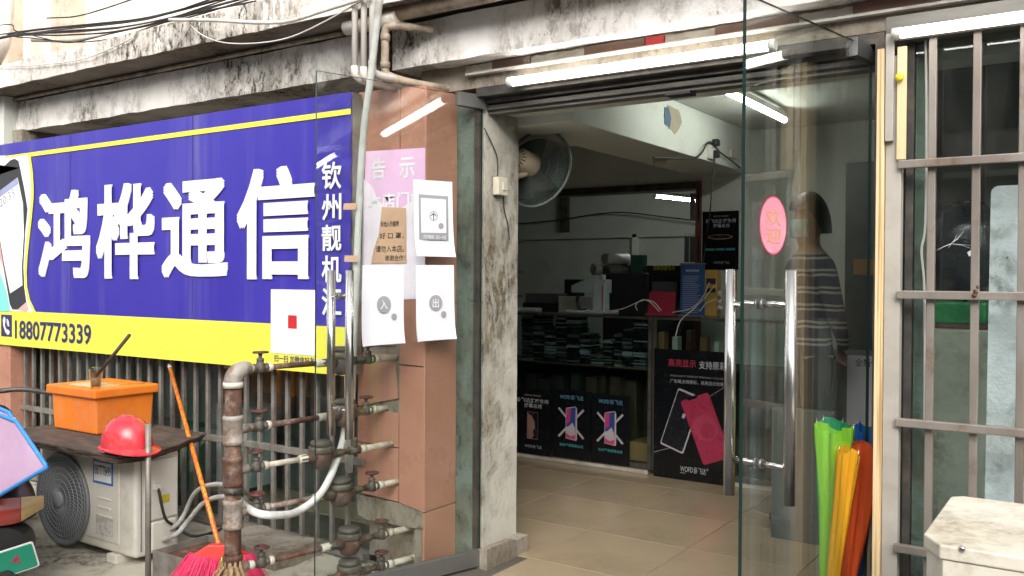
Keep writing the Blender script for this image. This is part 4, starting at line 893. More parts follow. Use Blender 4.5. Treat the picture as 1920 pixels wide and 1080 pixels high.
M('green_plastic', (.02, .22, .07), .45, var=(.01, .12, .04), scale=20); M('pale_green', (.4, .41, .36), .7, dirt=(.16, .16, .12), dscale=5, dlo=.45, dhi=.65); M('plastic_bag', (.02, .022, .03), .18, bump=.8, bscale=14); M('maroon', (.1, .035, .03), .6)
def inbox(nm, u0, v0, u1, v1, Y, d, mt, lb, cat, bev=.01, z0=None):
    a_, b_, c_, t_ = rectY(u0, v0, u1, v1, Y); return tag(MB().box(a_, b_, Y, Y + d, c_ if z0 is None else z0, t_).build(nm, mt, None, bev), lb, cat)
inbox('stock_cabinet', 1745, 622, 2100, 765, 3.85, .5, 'pale_green', 'stained pale green cabinet inside the cracked window', 'cabinet', .01, 0)
inbox('dark_shelf', 1700, 60, 2300, 560, 4.6, .3, 'cabinet_dark', 'tall dark block added behind the cracked window to dim the view inside', 'shelf', .01, 0)  # added dark block, makes the bay behind the pane read dim
inbox('green_crate', 1745, 566, 1850, 608, 3.9, .25, 'green_plastic', 'green plastic crate on the pale green cabinet', 'crate')
inbox('maroon_tray', 1745, 608, 1860, 621, 3.88, .3, 'maroon', 'maroon tray under the green crate inside the window', 'tray')
cbag = pY(1795, 470, 4.0)
mb = MB().grid(lambda a_, b_: V((cbag.x, 4.02, cbag.z)) + V((math.cos(a_ * 6.2832) * math.sin(b_ * 3.1416), .6 * math.sin(a_ * 6.2832) * math.sin(b_ * 3.1416), 1.1 * -math.cos(b_ * 3.1416))) * (.17 + .035 * mnoise.noise(V((math.cos(a_ * 6.2832) * 2.5, math.sin(a_ * 6.2832) * 2.5, b_ * 7)))), 28, 18)
tag(mb.build('plastic_bag', 'plastic_bag'), 'crumpled black plastic bag behind the star crack', 'bag')
# ================================================================ air conditioner, right
R = thing('air_conditioner', 'sun-bleached white outdoor unit with chamfered lid in front of window bars', 'air conditioner', (.05, 2.7, -.1))
M('ac_bleached', (.66, .62, .53), .5, var=(.6, .55, .44), scale=3, dirt=(.22, .17, .1), dscale=4, dlo=.46, dhi=.7)
zt = .775; q = [pZ(u, v, zt) for u, v in ((1785, 927), (1732, 1000), (1762, 1021), (1920, 1061))]
yf = q[3].y - .0; poly = [(q[0].x + .03, q[0].y), (q[0].x, q[0].y - .03), (q[1].x, q[1].y), (q[2].x, q[2].y), (q[2].x + .8, q[2].y), (q[2].x + .8, q[0].y)]
MB().prism(poly, (0, 0, zt), XV, V((0, 1, 0)), .036).build('lid', 'ac_bleached', R, .006, 3)
ins = [(x * 1 + (.006 if x < 0 else -.006), y + (.006 if y < 2.7 else -.006)) for x, y in poly]
MB().prism(ins, (0, 0, zt - .037), XV, V((0, 1, 0)), .78).build('casing', 'ac_bleached', R, .004)
p = pY(1804, 1029, q[2].y); MB().lathe([(.008, 0), (.008, .003), (.004, .006), (0, .006)], (p.x, q[2].y + .0, p.z), (0, -1, 0), 12).build('screw', 'stainless', R)
p = pY(1835, 1075, q[2].y)
MB().lathe([(.0, .001), (.2, .001), (.2, -.002)], (p.x + .18, q[2].y + .0055, p.z - .2), (0, -1, 0), 40, sm=False).build('fan_opening', 'ac_dark', R)
mb = MB(); cc = V((p.x + .18, q[2].y, p.z - .2))
for r in (.05, .08, .11, .14, .17, .2): mb.tube([cc + V((math.cos(i * .157) * r, -.01, math.sin(i * .157) * r)) for i in range(41)], .0028, 5, cap=False)
for i in range(16): mb.tube([cc + V((math.cos(i * .393) * .03, -.012, math.sin(i * .393) * .03)), cc + V((math.cos(i * .393) * .2, -.006, math.sin(i * .393) * .2))], .0022, 4)
mb.build('fan_grille', 'ac_fin', R)
for x in (q[2].x + .1, q[2].x + .65): MB().box(x - .03, x + .03, yf + .02, q[0].y - .02, -.11, -.041).build('foot', 'ac_white', R)
# ================================================================ closed umbrellas by the door trim
def umbrella(name_col, mat, tip, top, rt, nrib, label, seed, h2=0.):
    tip, top = V(tip), V(top); ax = (top - tip); L = ax.length; ax.normalize(); ex = ax.cross(V((0, 1, 0))).normalized(); ey = ax.cross(ex)
    U = thing('umbrella', label, 'umbrella', tip, 'closed umbrellas by the door')
    def f(a_, b_):
        th = a_ * 6.2832; k = b_ ** .8
        tw = th + .5 * b_ + seed; r = .012 + rt * k * (.62 + .62 * abs(math.sin(nrib * tw * .75 if False else 3 * tw)) ** .55 * min(1, b_ * 2.5) + .1 * math.sin(11 * th + 9 * b_ + seed * 3) * b_ + .3 * mnoise.noise(V((math.cos(th) * 1.5 + seed, math.sin(th) * 1.5, b_ * 2.5))))
        hgt = L * b_ * (1 + (.0 if b_ < .98 else .0)) + (b_ ** 5) * (.016 * math.cos(2 * th + seed) - .007 * abs(math.sin(3 * (th + .5 + seed))))
        return tip + ax * hgt + (ex * math.cos(th) + ey * math.sin(th) * .55) * r
    MB().grid(f, 72, 24).build('canopy', mat, U)
    MB().tube([tip, tip + ax * (L - .12)], .005, 8).build('shaft', 'dark_steel', U)
    for i in range(0, nrib, 2):
        th = (6.2832 * i - seed) / nrib; p = f(((th % 6.2832) / 6.2832), 1.)
        MB().tube([p - ax * .05, p + ax * .012], .0012, 5).build('rib_tip', 'stainless', U)
    MB().tube([tip - ax * .02, tip + ax * .05], [.004, .008], 8).build('ferrule', 'dark_steel', U)
def umat(nm, c1, c2):
    m, nt, N, L, b = _nodes(nm); b.inputs['Base Color'].default_value = (*c1, 1); b.inputs['Roughness'].default_value = .45
    co = _coord(N, L, (1, 1, .2)); cm = _mix(N, L, _ramp(N, L, _noise(N, L, co, 9), .4, .65), c1, c2); L.new(cm, b.inputs['Base Color'])
    _bump(N, L, b, _noise(N, L, _coord(N, L, (1, 1, .12)), 38, 5), .5, .01); tr = N.new('ShaderNodeBsdfTranslucent'); L.new(cm, tr.inputs[0]); mx = N.new('ShaderNodeMixShader'); mx.inputs[0].default_value = .35
    L.new(b.outputs[0], mx.inputs[1]); L.new(tr.outputs[0], mx.inputs[2]); L.new(mx.outputs[0], N['Material Output'].inputs[0]); MATS[nm] = m
umat('umb_green', (.36, .8, .05), (.3, .72, .06)); umat('umb_yellow', (.85, .5, .015), (.8, .36, .02)); umat('umb_orange', (.6, .085, .012), (.5, .06, .012)); umat('umb_blue', (.01, .16, .6), (.01, .1, .45)); umat('umb_teal', (.02, .45, .2), (.02, .35, .18))
def ut(u, v, Y): return pY(u, v, Y)
umbrella('green', 'umb_green', (pY(1549, 1080, 3.46).x, 3.46, 0.03), pY(1566, 800, 3.44), .046, 4, 'closed lime green umbrella leaning in the doorway corner', .4)
umbrella('yellow', 'umb_yellow', (pY(1556, 1080, 3.38).x - .02, 3.38, 0.03), pY(1592, 845, 3.38), .022, 4, 'closed yellow umbrella squeezed between the green and orange ones', 1.7)
umbrella('orange', 'umb_orange', (pY(1585, 1080, 3.42).x - .03, 3.42, 0.03), pY(1620, 836, 3.46), .052, 4, 'closed burnt orange umbrella against the plywood trim', 2.9)
umbrella('blue', 'umb_blue', (pY(1600, 1080, 3.6).x, 3.6, 0.03), pY(1628, 800, 3.6), .026, 4, 'closed blue umbrella standing behind the orange one', .9)
umbrella('teal', 'umb_teal', (pY(1552, 1080, 3.58).x, 3.58, 0.03), pY(1563, 790, 3.58), .042, 4, 'closed sea green umbrella standing behind the lime one', 2.2)
# ================================================================ display counters
YF, YBk = 5.885, 6.34
M('poster_black', (.006, .007, .009), .22); M('poster_text', (.42, .44, .46), .4); M('poster_blue', (.12, .3, .42), .4); M('poster_red', (.42, .035, .08), .4); M('poster_gold', (.42, .3, .18), .4); M('poster_teal', (.06, .3, .32), .4)
M('router_grey', (.13, .14, .14), .5); M('phone_red', (.36, .03, .075), .3); M('phone_red2', (.42, .05, .1), .3); M('phone_pink', (.5, .05, .16), .3); M('phone_blue', (.03, .06, .22), .3); M('phone_pale', (.45, .4, .42), .3); M('phone_dark', (.012, .013, .018), .25); M('phone_rose', (.3, .16, .13), .3)
M('device_blue_', (.3, .38, .42), .5); M('counter_base', (.5, .46, .39), .6, var=(.36, .32, .26), scale=6); M('counter_inner', (.05, .048, .042), .7); M('shelf_brown', (.07, .05, .03), .7)
def counter(x0, x1, label, shelf):
    C = thing('display_counter', label, 'counter', ((x0 + x1) / 2, 6.1, 0))
    MB().box(x0 + .03, x1 - .03, YF + .012, YBk, 0.002, .036).build('plinth', 'counter_base', C, .003)
    MB().box(x0, x1, YF, YBk, .037, .075).build('bottom_frame', 'dark_steel', C, .003)
    for x in (x0, x1 - .028): MB().box(x, x + .028, YF, YF + .028, .0755, 1.124).build('post', 'dark_steel', C, .003)
    for x in (x0, x1 - .028): MB().box(x, x + .028, YBk - .028, YBk, .0755, 1.124).build('post', 'dark_steel', C, .003)
    MB().box(x0, x1, YF, YF + .026, 1.125, 1.143).box(x0, x1, YBk - .026, YBk, 1.125, 1.143).build('top_frame', 'dark_steel', C, .002)
    MB().box(x0 - .01, x1 - .001, YF - .008, YBk + .02, 1.1435, 1.152).build('glass_top', 'shelf_glass', C)
    MB().box(x0 + .029, x1 - .029, YF + .01, YF + .015, .076, 1.124).build('glass_front', 'shelf_glass', C)
    MB().box(x0 + .029, x1 - .029, YBk - .02, YBk - .012, .076, .755).build('back_panel', 'counter_inner', C)
    MB().box(x0 + .029, x1 - .029, YF + .03, YBk - .03, shelf - .012, shelf).build('shelf', 'shelf_brown', C)
    return C
xa, xb = -4.75, pY(1222, 700, YF).x
counter(xa, xb - .004, 'glass display counter stacked with phone screens, three dark posters along its front', .765)
counter(xb + .004, -1.62, 'glass display counter covered by one big dark phone poster', .80)
def stack(u0, u1, v0, yy, label, mat='phone_dark', th=.011):
    a_, b_ = pY(u0, 650, yy).x, pY(u1, 650, yy).x; zt_ = pY((u0 + u1) / 2, v0, yy).z; z = .766; mb = MB()
    while z < zt_:
        j = random.uniform(-.006, .006); k = random.uniform(-.008, .008); mb.box(a_ + j, b_ + j, yy + k, yy + .16 + k, z, z + th * .86, random.choice((0, 0, 0, 0, 0, 1, 1, 2))); z += th
    tag(mb.build('screen_stack', [mat, 'router_grey', 'device_blue_']), label, 'stack', 'stacks of phone screens in the counter')
for i, (u0, u1, v0) in enumerate(((978, 996, 592), (999, 1018, 592), (1020, 1038, 612), (1041, 1060, 593), (1063, 1084, 593), (1086, 1106, 625), (1108, 1128, 655), (1131, 1148, 640), (1152, 1164, 628), (1167, 1185, 618), (1188, 1212, 596))):
    stack(u0, u1, v0, 5.94 + .03 * (i % 2), ('tall stack of dark phone screens next to the counter end', 'tall stack of dark phone screens, second from the counter end', 'short stack of screens between two tall ones', 'tall stack of screens with a white square tag', 'tall leaning stack of dark screens mid shelf', 'medium stack of screens under the white device', 'lowest stack of screens on the shelf', 'low stack of screens beside the lowest one', 'narrow stack of screens with shiny edges', 'medium stack with a red tagged screen box', 'tallest stack of screens against the counter post')[i])
for i in range(8):
    u = 985 + i * 27 + random.uniform(-5, 5); wd = random.uniform(16, 36); hh = random.uniform(30, 55)
    inbox('stock_carton', u, 742 - hh * .9 + i * .6, u + wd, 850, 6.05 + random.random() * .1, .12, random.choice(('shelf_brown', 'shelf_brown', 'counter_inner', 'cabinet_dark')), 'small stock carton crowded on the bottom of the display counter', 'carton', .004, .08)['group'] = 'cartons inside the counter'
for i in range(5):
    u = 1234 + i * 26; inbox('spare_part', u, 640 + random.uniform(-22, 4), u + random.uniform(9, 20), 655, 5.98 + random.random() * .2, .08, random.choice(('white_plastic', 'router_grey', 'device_blue_', 'maroon', 'card')), 'small spare part box on the shelf above the big poster', 'box', .003, .802)['group'] = 'spare part boxes on the shelf'
inbox('carton', 1180, 830, 1216, 893, 5.95, .25, 'card', 'brown carton on the floor of the display counter', 'carton', .005, .08)
def poster(label, u0, v0, u1, v1, Y, items, sheet='poster_black'):
    x0, x1, z0, z1 = rectY(u0, v0, u1, v1, Y); P = thing('poster', label, 'poster', ((x0 + x1) / 2, Y, z0))
    MB().box(x0, x1, Y - .001, Y + .001, z0, z1).build('sheet', sheet, P)
    W_, H_ = x1 - x0, z1 - z0; lay = [0]
    def pt(a_, b_): return (x0 + a_ * W_, z0 + b_ * H_)
    for it in items:
        lay[0] += 1; yy = Y - .0018 - .0004 * lay[0]
        if it[0] == 't': _, body, a0, b0, a1, b1, mt, bd = it; p = pt(a0, b0); text('lettering', body, mt, P, (p[0], yy, p[1]), XV, ZV, (a1 - a0) * W_, (b1 - b0) * H_, bd)
        else: flat(P, it[0], [pt(*q_) for q_ in it[1]], it[2], yy, .0003)
    return P
def rot(pts, c, ang, asp):
    ca, sa = math.cos(ang), math.sin(ang); return [(c[0] + (x * ca - y * sa), c[1] + (x * sa + y * ca) / asp) for x, y in pts]
def rr(w_, h_, r, k=4):
    out = []
    for cx_, cy_, a0 in ((w_ - r, h_ - r, 0), (-w_ + r, h_ - r, 1.5708), (-w_ + r, -h_ + r, 3.1416), (w_ - r, -h_ + r, 4.7124)):
        out += [(cx_ + r * math.cos(a0 + 1.5708 * i / k), cy_ + r * math.sin(a0 + 1.5708 * i / k)) for i in range(k + 1)]
    return out
def xposter(label, u0, v0, u1, v1):
    it = [('t', 'WOFD', .2, .868, .48, .922, 'poster_blue', .008), ('t', '卧飞达', .51, .862, .82, .93, 'poster_blue', .006), ('t', '新款苹果屏幕总成', .2, .17, .82, .215, 'poster_teal', .01)]
    for s_ in (-1, 1): it.append(('cross_bar', [(.5 + s_ * .31, .74), (.5 + s_ * .35, .72), (.5 - s_ * .31, .30), (.5 - s_ * .35, .32)], 'phone_pale'))
    it += [('phone_body', [(.36, .29), (.64, .27), (.66, .29), (.66, .74), (.62, .77), (.38, .74), (.36, .72)], 'phone_pale'), ('phone_screen', [(.37, .3), (.62, .285), (.62, .755), (.38, .73)], 'phone_blue'),
           ('phone_glow', [(.37, .5), (.48, .55), (.5, .735), (.38, .725)], 'phone_pink'), ('phone_glow', [(.37, .3), (.62, .285), (.61, .45), (.54, .53), (.44, .47), (.37, .46)], 'phone_pale'), ('phone_glow', [(.37, .3), (.62, .285), (.62, .36), (.5, .33), (.37, .37)], 'phone_pink')]
    poster(label, u0, v0, u1, v1, YF - .002, it)
def gposter(label, u0, v0, u1, v1, Y, extra=True):
    it = [('t', '音质升级 系统加固', .3, .9, .72, .93, 'poster_gold', .006), ('t', '卧飞达游戏专用', .1, .8, .92, .87, 'poster_text', .02), ('t', '屏幕总成', .3, .72, .76, .79, 'poster_text', .02), ('t', 'WOFD', .32, .105, .52, .145, 'poster_text', .002), ('t', '卧飞达', .54, .1, .76, .15, 'poster_text', .002)]
    if extra: it += [('phone_outline', [(.38, .24), (.66, .24), (.66, .66), (.38, .66)], 'phone_rose'), ('phone_body', [(.4, .25), (.655, .25), (.655, .652), (.4, .652)], 'phone_dark'), ('phone_planet', [(.4, .25), (.5, .25), (.56, .3), (.53, .36), (.59, .42), (.57, .52), (.5, .6), (.4, .64)], 'phone_rose')]
    else: it += [('disc_glow', [(.5 + .35 * math.cos(i * .2618), .56 + .045 * math.sin(i * .2618)) for i in range(24)], 'phone_rose'), ('disc_body', [(.5 + .3 * math.cos(i * .2618), .565 + .028 * math.sin(i * .2618)) for i in range(24)], 'phone_dark'), ('label_bar', [(.1, .33), (.35, .33), (.35, .37), (.1, .37)], 'poster_teal'), ('label_bar', [(.38, .33), (.63, .33), (.63, .37), (.38, .37)], 'poster_teal'), ('label_bar', [(.66, .33), (.91, .33), (.91, .37), (.66, .37)], 'poster_teal')]
    poster(label, u0, v0, u1, v1, Y, it)
gposter('dark poster with half-lit phone on the glass counter front', 962, 731, 1034, 852, YF - .002)
gposter('dark poster half hidden by the door jamb on counter front', 888, 722, 959, 842, YF - .002)
xposter('dark poster with crossed bars behind a phone, next to half-lit phone poster', 1036, 732, 1107, 860)
xposter('dark poster with crossed bars behind a phone, beside cartons', 1108, 740, 1181, 870)
ph = rr(.2, .43, .03); asp = 1.72
it = [('t', '高亮显示', .2, .87, .58, .93, 'poster_red', .008), ('t', '支持原彩', .62, .865, .98, .925, 'poster_text', .008), ('t', '广色域,支持原彩，高亮显示效果', .23, .745, .95, .775, 'poster_text', 0), ('t', 'HIGHLIGHT DISPLAY PRIMARY COLOR', .23, .795, .95, .808, 'print_grey', 0),
      ('spark_line', [(.0, .2), (.36, .272), (.36, .268), (.0, .196)], 'print_grey'), ('spark_line', [(.75, .66), (1, .76), (1, .756), (.75, .656)], 'print_grey'),
      ('frame_body', rot(rr(.17, .40, .03), (.38, .46), -.32, asp), 'phone_pale'), ('frame_inner', rot(rr(.155, .375, .02), (.375, .46), -.32, asp), 'phone_dark'), ('chip', rot(rr(.02, .03, .004), (.42, .5), -.32, asp), 'phone_pale'),
      ('screen_panel', rot(ph, (.72, .42), .38, asp), 'phone_red'), ('screen_ring', rot([(.17 * math.cos(i * .21) - .01, .17 * math.sin(i * .21) + .05) for i in range(30)], (.74, .40), .38, asp), 'phone_red2'), ('screen_ring', rot([(.1 * math.cos(i * .21), .1 * math.sin(i * .21) + .03) for i in range(30)], (.76, .39), .38, asp), 'phone_red'), ('notch', rot([(-.08, .0), (.08, 0), (.06, -.04), (-.06, -.04)], (.53, .655), .38, asp), 'poster_black'),
      ('t', 'WOFD', .38, .078, .555, .118, 'poster_text', .008), ('t', '卧飞达', .57, .074, .73, .122, 'poster_text', .006), ('t', '®', .735, .105, .76, .125, 'poster_text', 0), ('underline', [(.38, .07), (.45, .07), (.45, .066), (.38, .066)], 'poster_text')]
poster('big dark poster of a red phone screen and its opened frame', 1226, 657, 1364, 905, YF - .002, it)
gposter('dark poster of a glowing disc on the wall behind the counter', 1317, 396, 1385, 506, 6.444, False)
# ================================================================ things on and behind the counter
zc = 1.153
M('device_blue', (.42, .5, .52), .45); M('device_dark', (.02, .02, .022), .4); M('card_red', (.33, .02, .05), .45); M('stand_blue', (.03, .075, .2), .4); M('tower_yellow', (.42, .25, .06), .5); M('roll_white', (.5, .5, .48), .5); M('router_grey_', (.22, .24, .24), .5)
p = pY(1125, 588, 6.0)
DV = thing('film_cutter', 'pale bench device with upright column and arm on the counter', 'device', (p.x, 6.02, zc))
a_, b_, _, t_ = rectY(1114, 530, 1136, 590, 6.0); MB().box(a_, b_, 5.98, 6.06, zc, t_).build('column', 'device_blue', DV, .006)
x0, x1, z0, z1 = rectY(1072, 527, 1138, 549, 6.0); MB().prism([(x0, z0), (x1, z0), (x1, z1 + .012), (x0 + .12, z1 + .012), (x0, z1 - .035)], (0, 5.99, 0), XV, ZV, .09).build('arm', 'device_blue', DV, .006)
MB().tube([V((b_ - .035, 6.02, z1)), V((b_ - .035, 6.02, z1 + .05))], .02, 14).build('neck', 'device_blue', DV)
MB().box(x0 - .02, b_ + .05, 5.95, 6.12, zc, zc + .018).build('base', 'device_blue', DV, .005)
MB().tube(spline([V((x0 + .05, 6.03, z0)), V((x0 + .035, 6.03, z0 - .06)), V((x0 + .06, 6.03, z0 - .13)), V((x0 + .11, 6.03, zc + .018))], 6), .014, 8).build('hose', 'device_dark', DV)
MB().box(b_ - .022, b_ - .015, 5.977, 5.9795, zc + .02, t_ - .02).build('stripe', 'poster_red', DV)
inbox('white_carton', 1047, 556, 1109, 588, 6.12, .16, 'white_plastic', 'white carton behind the bench device on the counter', 'carton', .004, zc)
inbox('instrument_box', 985, 550, 1046, 568, 6.15, .15, 'router_grey', 'grey bench power instrument with knobs at the counter end', 'instrument', .004)
inbox('instrument_box', 980, 568, 1050, 588, 6.13, .18, 'device_dark', 'dark bench box under the grey instrument', 'instrument', .004, zc)
inbox('cloth_heap', 958, 577, 1005, 588, 6.0, .1, 'paper', 'white tissue lying at the counter end', 'tissue', .012, zc)
inbox('dark_case', 1058, 524, 1085, 556, 6.36, .1, 'device_dark', 'dark framed case standing behind the white carton', 'case', .004)
inbox('monitor', 1142, 512, 1212, 590, 6.3, .05, 'device_dark', 'dark computer monitor behind the counter beside film rolls', 'monitor', .005)
inbox('work_bench', 1130, 497, 1318, 640, 6.8, .5, 'counter_inner', 'dark work bench shelf in the back room', 'bench', .01, 0)
inbox('printed_box', 1216, 498, 1272, 560, 6.72, .07, 'device_dark', 'black box with yellow lettering on the bench', 'box', .004)
bx = rectY(1223, 497, 1264, 507, 6.7); M('letter_yellow', (.5, .45, .02), .5)
BXT = [o for o in COL.objects if o.name.startswith('printed_box')][0]
text('lettering', '超高容量电池', 'letter_yellow', BXT, (bx[0], 6.7165, bx[2]), XV, ZV, bx[1] - bx[0], bx[3] - bx[2], .015)
inbox('pale_panel', 1222, 528, 1266, 556, 6.66, .03, 'router_grey', 'grey panel leaning below the yellow lettering', 'panel', .004)
inbox('green_bin', 1182, 478, 1204, 512, 6.78, .1, 'green_cloth', 'dark green tin on the bench by the conduit', 'tin', .006)
for i, (u, v, lb) in enumerate(((1122, 505, 'white film roll lying lowest beside the monitor'), (1143, 486, 'white film roll resting on top of two others'), (1146, 508, 'dark film roll wedged beside the lowest white roll'))):
    c = pY(u, v, 6.7); d = V((.35, .93, 0)).normalized(); t = thing('film_roll', lb, 'roll', (c.x, 6.7, c.z - .05), 'film rolls on the bench')
    MB().lathe([(.028, -.0), (.05, 0), (.05, .25), (.028, .25), (.028, 0)], (c.x, 6.62, c.z), d, 20).build('roll', 'roll_white' if i < 2 else 'router_grey', t)
    MB().lathe([(.026, .01), (.026, .2)], (c.x, 6.62, c.z), d, 14).build('core', 'device_dark', t)
x0, x1, z0, z1 = rectY(1212, 547, 1268, 587, 6.0)
RC = thing('red_card', 'red payment card stand on the counter beside blue notice', 'card stand', ((x0 + x1) / 2, 6.0, zc))
MB().prism([(x0 + .01, zc), (x1 - .012, zc), (x1, z1), (x0 + .03, z1)], (0, 5.995, 0), XV, ZV, .004).build('card', 'card_red', RC); MB().box(x0, x1, 5.97, 6.03, zc, zc + .008).build('foot', 'card_red', RC)
x0, x1, z0, z1 = rectY(1276, 496, 1321, 588, 5.98)
BN = thing('notice_stand', 'upright blue notice in a clear stand on the counter', 'notice', ((x0 + x1) / 2, 5.98, zc))
MB().box(x0, x1, 5.978, 5.986, zc, z1).build('board', 'stand_blue', BN); MB().box(x0 - .005, x1 + .005, 5.972, 5.992, z1, z1 + .01).box(x0 - .01, x1 + .01, 5.96, 6.02, zc, zc + .006).build('edge', 'router_grey', BN)
lb = MB(); lb.box(x0 + .04, x1 - .04, 5.9765, 5.9775, z1 - .05, z1 - .036)
for i in range(20): lb.box(x0 + .018, x1 - .02 - random.random() * .05, 5.9765, 5.9775, z1 - .085 - i * .0135, z1 - .081 - i * .0135)
lb.build('printed_lines', 'print_bluegrey', BN)
x0, x1, z0, z1 = rectY(1325, 506, 1347, 590, 6.05)
TW = thing('socket_tower', 'yellow tower of power sockets with white cables on the counter', 'socket tower', ((x0 + x1) / 2, 6.05, zc))
MB().box(x0, x1, 6.02, 6.1, zc, z1).build('body', 'tower_yellow', TW, .006); MB().box(x0 + .01, x1 - .01, 6.016, 6.0195, z1 - .1, z1 - .06).box(x0 + .01, x1 - .01, 6.016, 6.0195, z1 - .16, z1 - .13).build('socket', 'device_dark', TW)
for z in (.06, .1, .16): MB().tube([V((x1, 6.05, zc + z)), V((x1 + .03, 6.05, zc + z))], .02, 10).build('plug', 'roll_white', TW)
for pts, lb in (([(1140, 584), (1170, 578), (1200, 565), (1215, 564), (1228, 575), (1236, 584)], 'white charging cable arching over the red card'), ([(1195, 582), (1192, 572), (1205, 562), (1225, 566), (1240, 582)], 'white charging cable looped in front of the red card'), ([(1340, 535), (1320, 560), (1300, 580), (1285, 600), (1275, 630)], 'white charging cable dangling down the counter front'), ([(1330, 530), (1318, 556), (1296, 578), (1260, 586)], 'white cable crossing the blue notice'), ([(1345, 560), (1325, 568), (1312, 584)], 'thin white cable leaving the socket tower')):
    q = [pY(u, v, 5.95) for u, v in pts]
    for k in q:
        if k.z < zc + .004: k.y = 5.868; k.z = min(k.z, zc - .012) if k.z < zc - .02 else zc + .005
    pipe('charging_cable', q, .0035, 'white_cable', lb, None, 6, 6, 'cable')
for grp, (u0, v0, v1, Y) in (('upper', (1294, 362, 414, 6.42)), ('lower', (1283, 444, 492, 6.42))):
    for i in range(4 if grp == 'upper' else 6):
        a_, b_, c_, t_ = rectY(u0 + i * 5.2, v0 + (i % 2), u0 + i * 5.2 + 3.6, v1, Y)
        tag(MB().box(a_, b_, Y - .01 * (i % 2), Y + .008, c_, t_).tube([V(((a_ + b_) / 2, Y, t_)), V(((a_ + b_) / 2, Y, t_ + .03))], .002, 5).build('hanging_strip', 'cabinet_dark'), 'dark accessory pack hanging in the %s row by the red-brown post' % grp, 'pack', 'hanging packs by the post, %s row' % grp)
# wall rack at the far end
x0 = pY(977, 500, 6.38).x
RK = thing('wall_rack', 'narrow rack of small dark goods just past the door jamb', 'rack', (x0 - .3, 6.38, 1.3))
for v in (455, 512, 557):
    z = pY(966, v, 6.38).z; MB().box(x0 - .6, x0, 6.25, 6.42, z, z + .02).build('shelf', 'shelf_brown', RK)
    for i in range(6): MB().box(x0 - .56 + i * .09, x0 - .5 + i * .09, 6.28, 6.36, z + .02, z + .1 + random.random() * .08).build('small_goods', random.choice(('device_dark', 'router_grey', 'maroon')), RK, .003)
# ================================================================ wall fan
M('fan_cream', (.5, .42, .3), .45, var=(.42, .34, .24), scale=6); M('fan_green', (.16, .22, .2), .4); M('fan_blade', (.1, .14, .13), .4); M('fan_wire', (.16, .18, .17), .4, .4)
fc = pY(1006, 316, 4.14); ax = V((.02, .98, -.2)).normalized(); FX = ax.orthogonal().normalized(); FX = V((ax.y, -ax.x, 0)).normalized(); FY = FX.cross(ax).normalized() * -1; RF = .215
FN = thing('wall_fan', 'large wall fan with cream motor and wire cage behind door jamb', 'fan', (fc.x, fc.y, fc.z - RF))
MB().tube([fc + (FX * math.cos(6.2832 * i / 48) + FY * math.sin(6.2832 * i / 48)) * RF for i in range(49)], .0075, 8, cap=False).build('rim', 'fan_green', FN)
mb = MB()
for i in range(90):
    a_ = 6.2832 * i / 90; e_ = FX * math.cos(a_) + FY * math.sin(a_)
    for s_, dp in ((-1, .06), (1, .05)): mb.tube([fc + e_ * .05 + ax * s_ * dp, fc + e_ * RF * .6 + ax * s_ * dp * .95, fc + e_ * RF * .9 + ax * s_ * dp * .6, fc + e_ * RF], .0011, 4, cap=False)
for s_, dp in ((-1, .06), (1, .05)):
    for r, k in ((.055, 1.), (.12, .97), (.17, .8)): mb.tube([fc + (FX * math.cos(6.2832 * i / 36) + FY * math.sin(6.2832 * i / 36)) * r + ax * s_ * dp * k for i in range(37)], .0014, 4, cap=False)
mb.build('cage', 'fan_wire', FN)
for b in range(3):
    def blf(a_, b_, b=b):
        th = b * 2.0944 + (a_ - .5) * 1.35; r = .03 + b_ * .155
        return fc + (FX * math.cos(th) + FY * math.sin(th)) * r * (1 - .1 * abs(a_ - .5)) + ax * ((a_ - .5) * .05)
    MB().grid(blf, 8, 6).grid(lambda a_, b_: blf(a_, b_) + ax * .002, 8, 6, flip=True).build('blade', 'fan_blade', FN)
mo = fc - ax * .07
MB().lathe([(.0, -.13), (.03, -.128), (.052, -.115), (.06, -.09), (.062, -.02), (.066, .0), (.066, .01), (.05, .02)], mo, ax, 24).build('motor', 'fan_cream', FN)
mb = MB()
for i in range(16): a_ = 6.2832 * i / 16; e_ = FX * math.cos(a_) + FY * math.sin(a_); mb.tube([mo + e_ * .036 - ax * .1275, mo + e_ * .054 - ax * .113], .0028, 4)
mb.build('vent_slot', 'device_dark', FN)
wb_ = V((mo.x - .1, 3.872, mo.z - .06)); MB().box(wb_.x - .04, wb_.x + .05, 3.87, 3.885, wb_.z - .09, wb_.z + .07).build('wall_plate', 'fan_cream', FN, .004)
MB().tube(spline([wb_, V((wb_.x + .03, 3.93, wb_.z - .01)), mo - ax * .05 + V((0, 0, -.065)), mo - ax * .03], 5), .017, 10).build('arm', 'fan_cream', FN)
# ================================================================ sockets and wires
M('socket_cream', (.55, .5, .4), .5)
p = pX(935, 350, -2.548)
SB = thing('switch_box', 'cream switch box wired on the peeling door reveal', 'switch', (p.x, p.y, p.z - .05))
MB().box(-2.553, -2.518, p.y - .045, p.y + .04, p.z - .045, p.z + .045).build('box', 'socket_cream', SB, .006); MB().box(-2.518, -2.512, p.y - .01, p.y + .02, p.z - .02, p.z + .02).build('rocker', 'socket_cream', SB, .002)
pipe('cable', [pX(908, 240, -2.545), pX(925, 275, -2.545), pX(933, 300, -2.545), pX(933, 335, -2.545)], .003, 'black_rubber', 'thin dark cable running down to the cream switch box', None, 6, 6, 'cable')
pipe('cable', [pX(945, 350, -2.54), pX(945, 390, -2.545), pX(952, 420, -2.545), pX(955, 450, -2.54)], .0028, 'black_rubber', 'thin dark cable leaving below the cream switch box', None, 6, 6, 'cable')
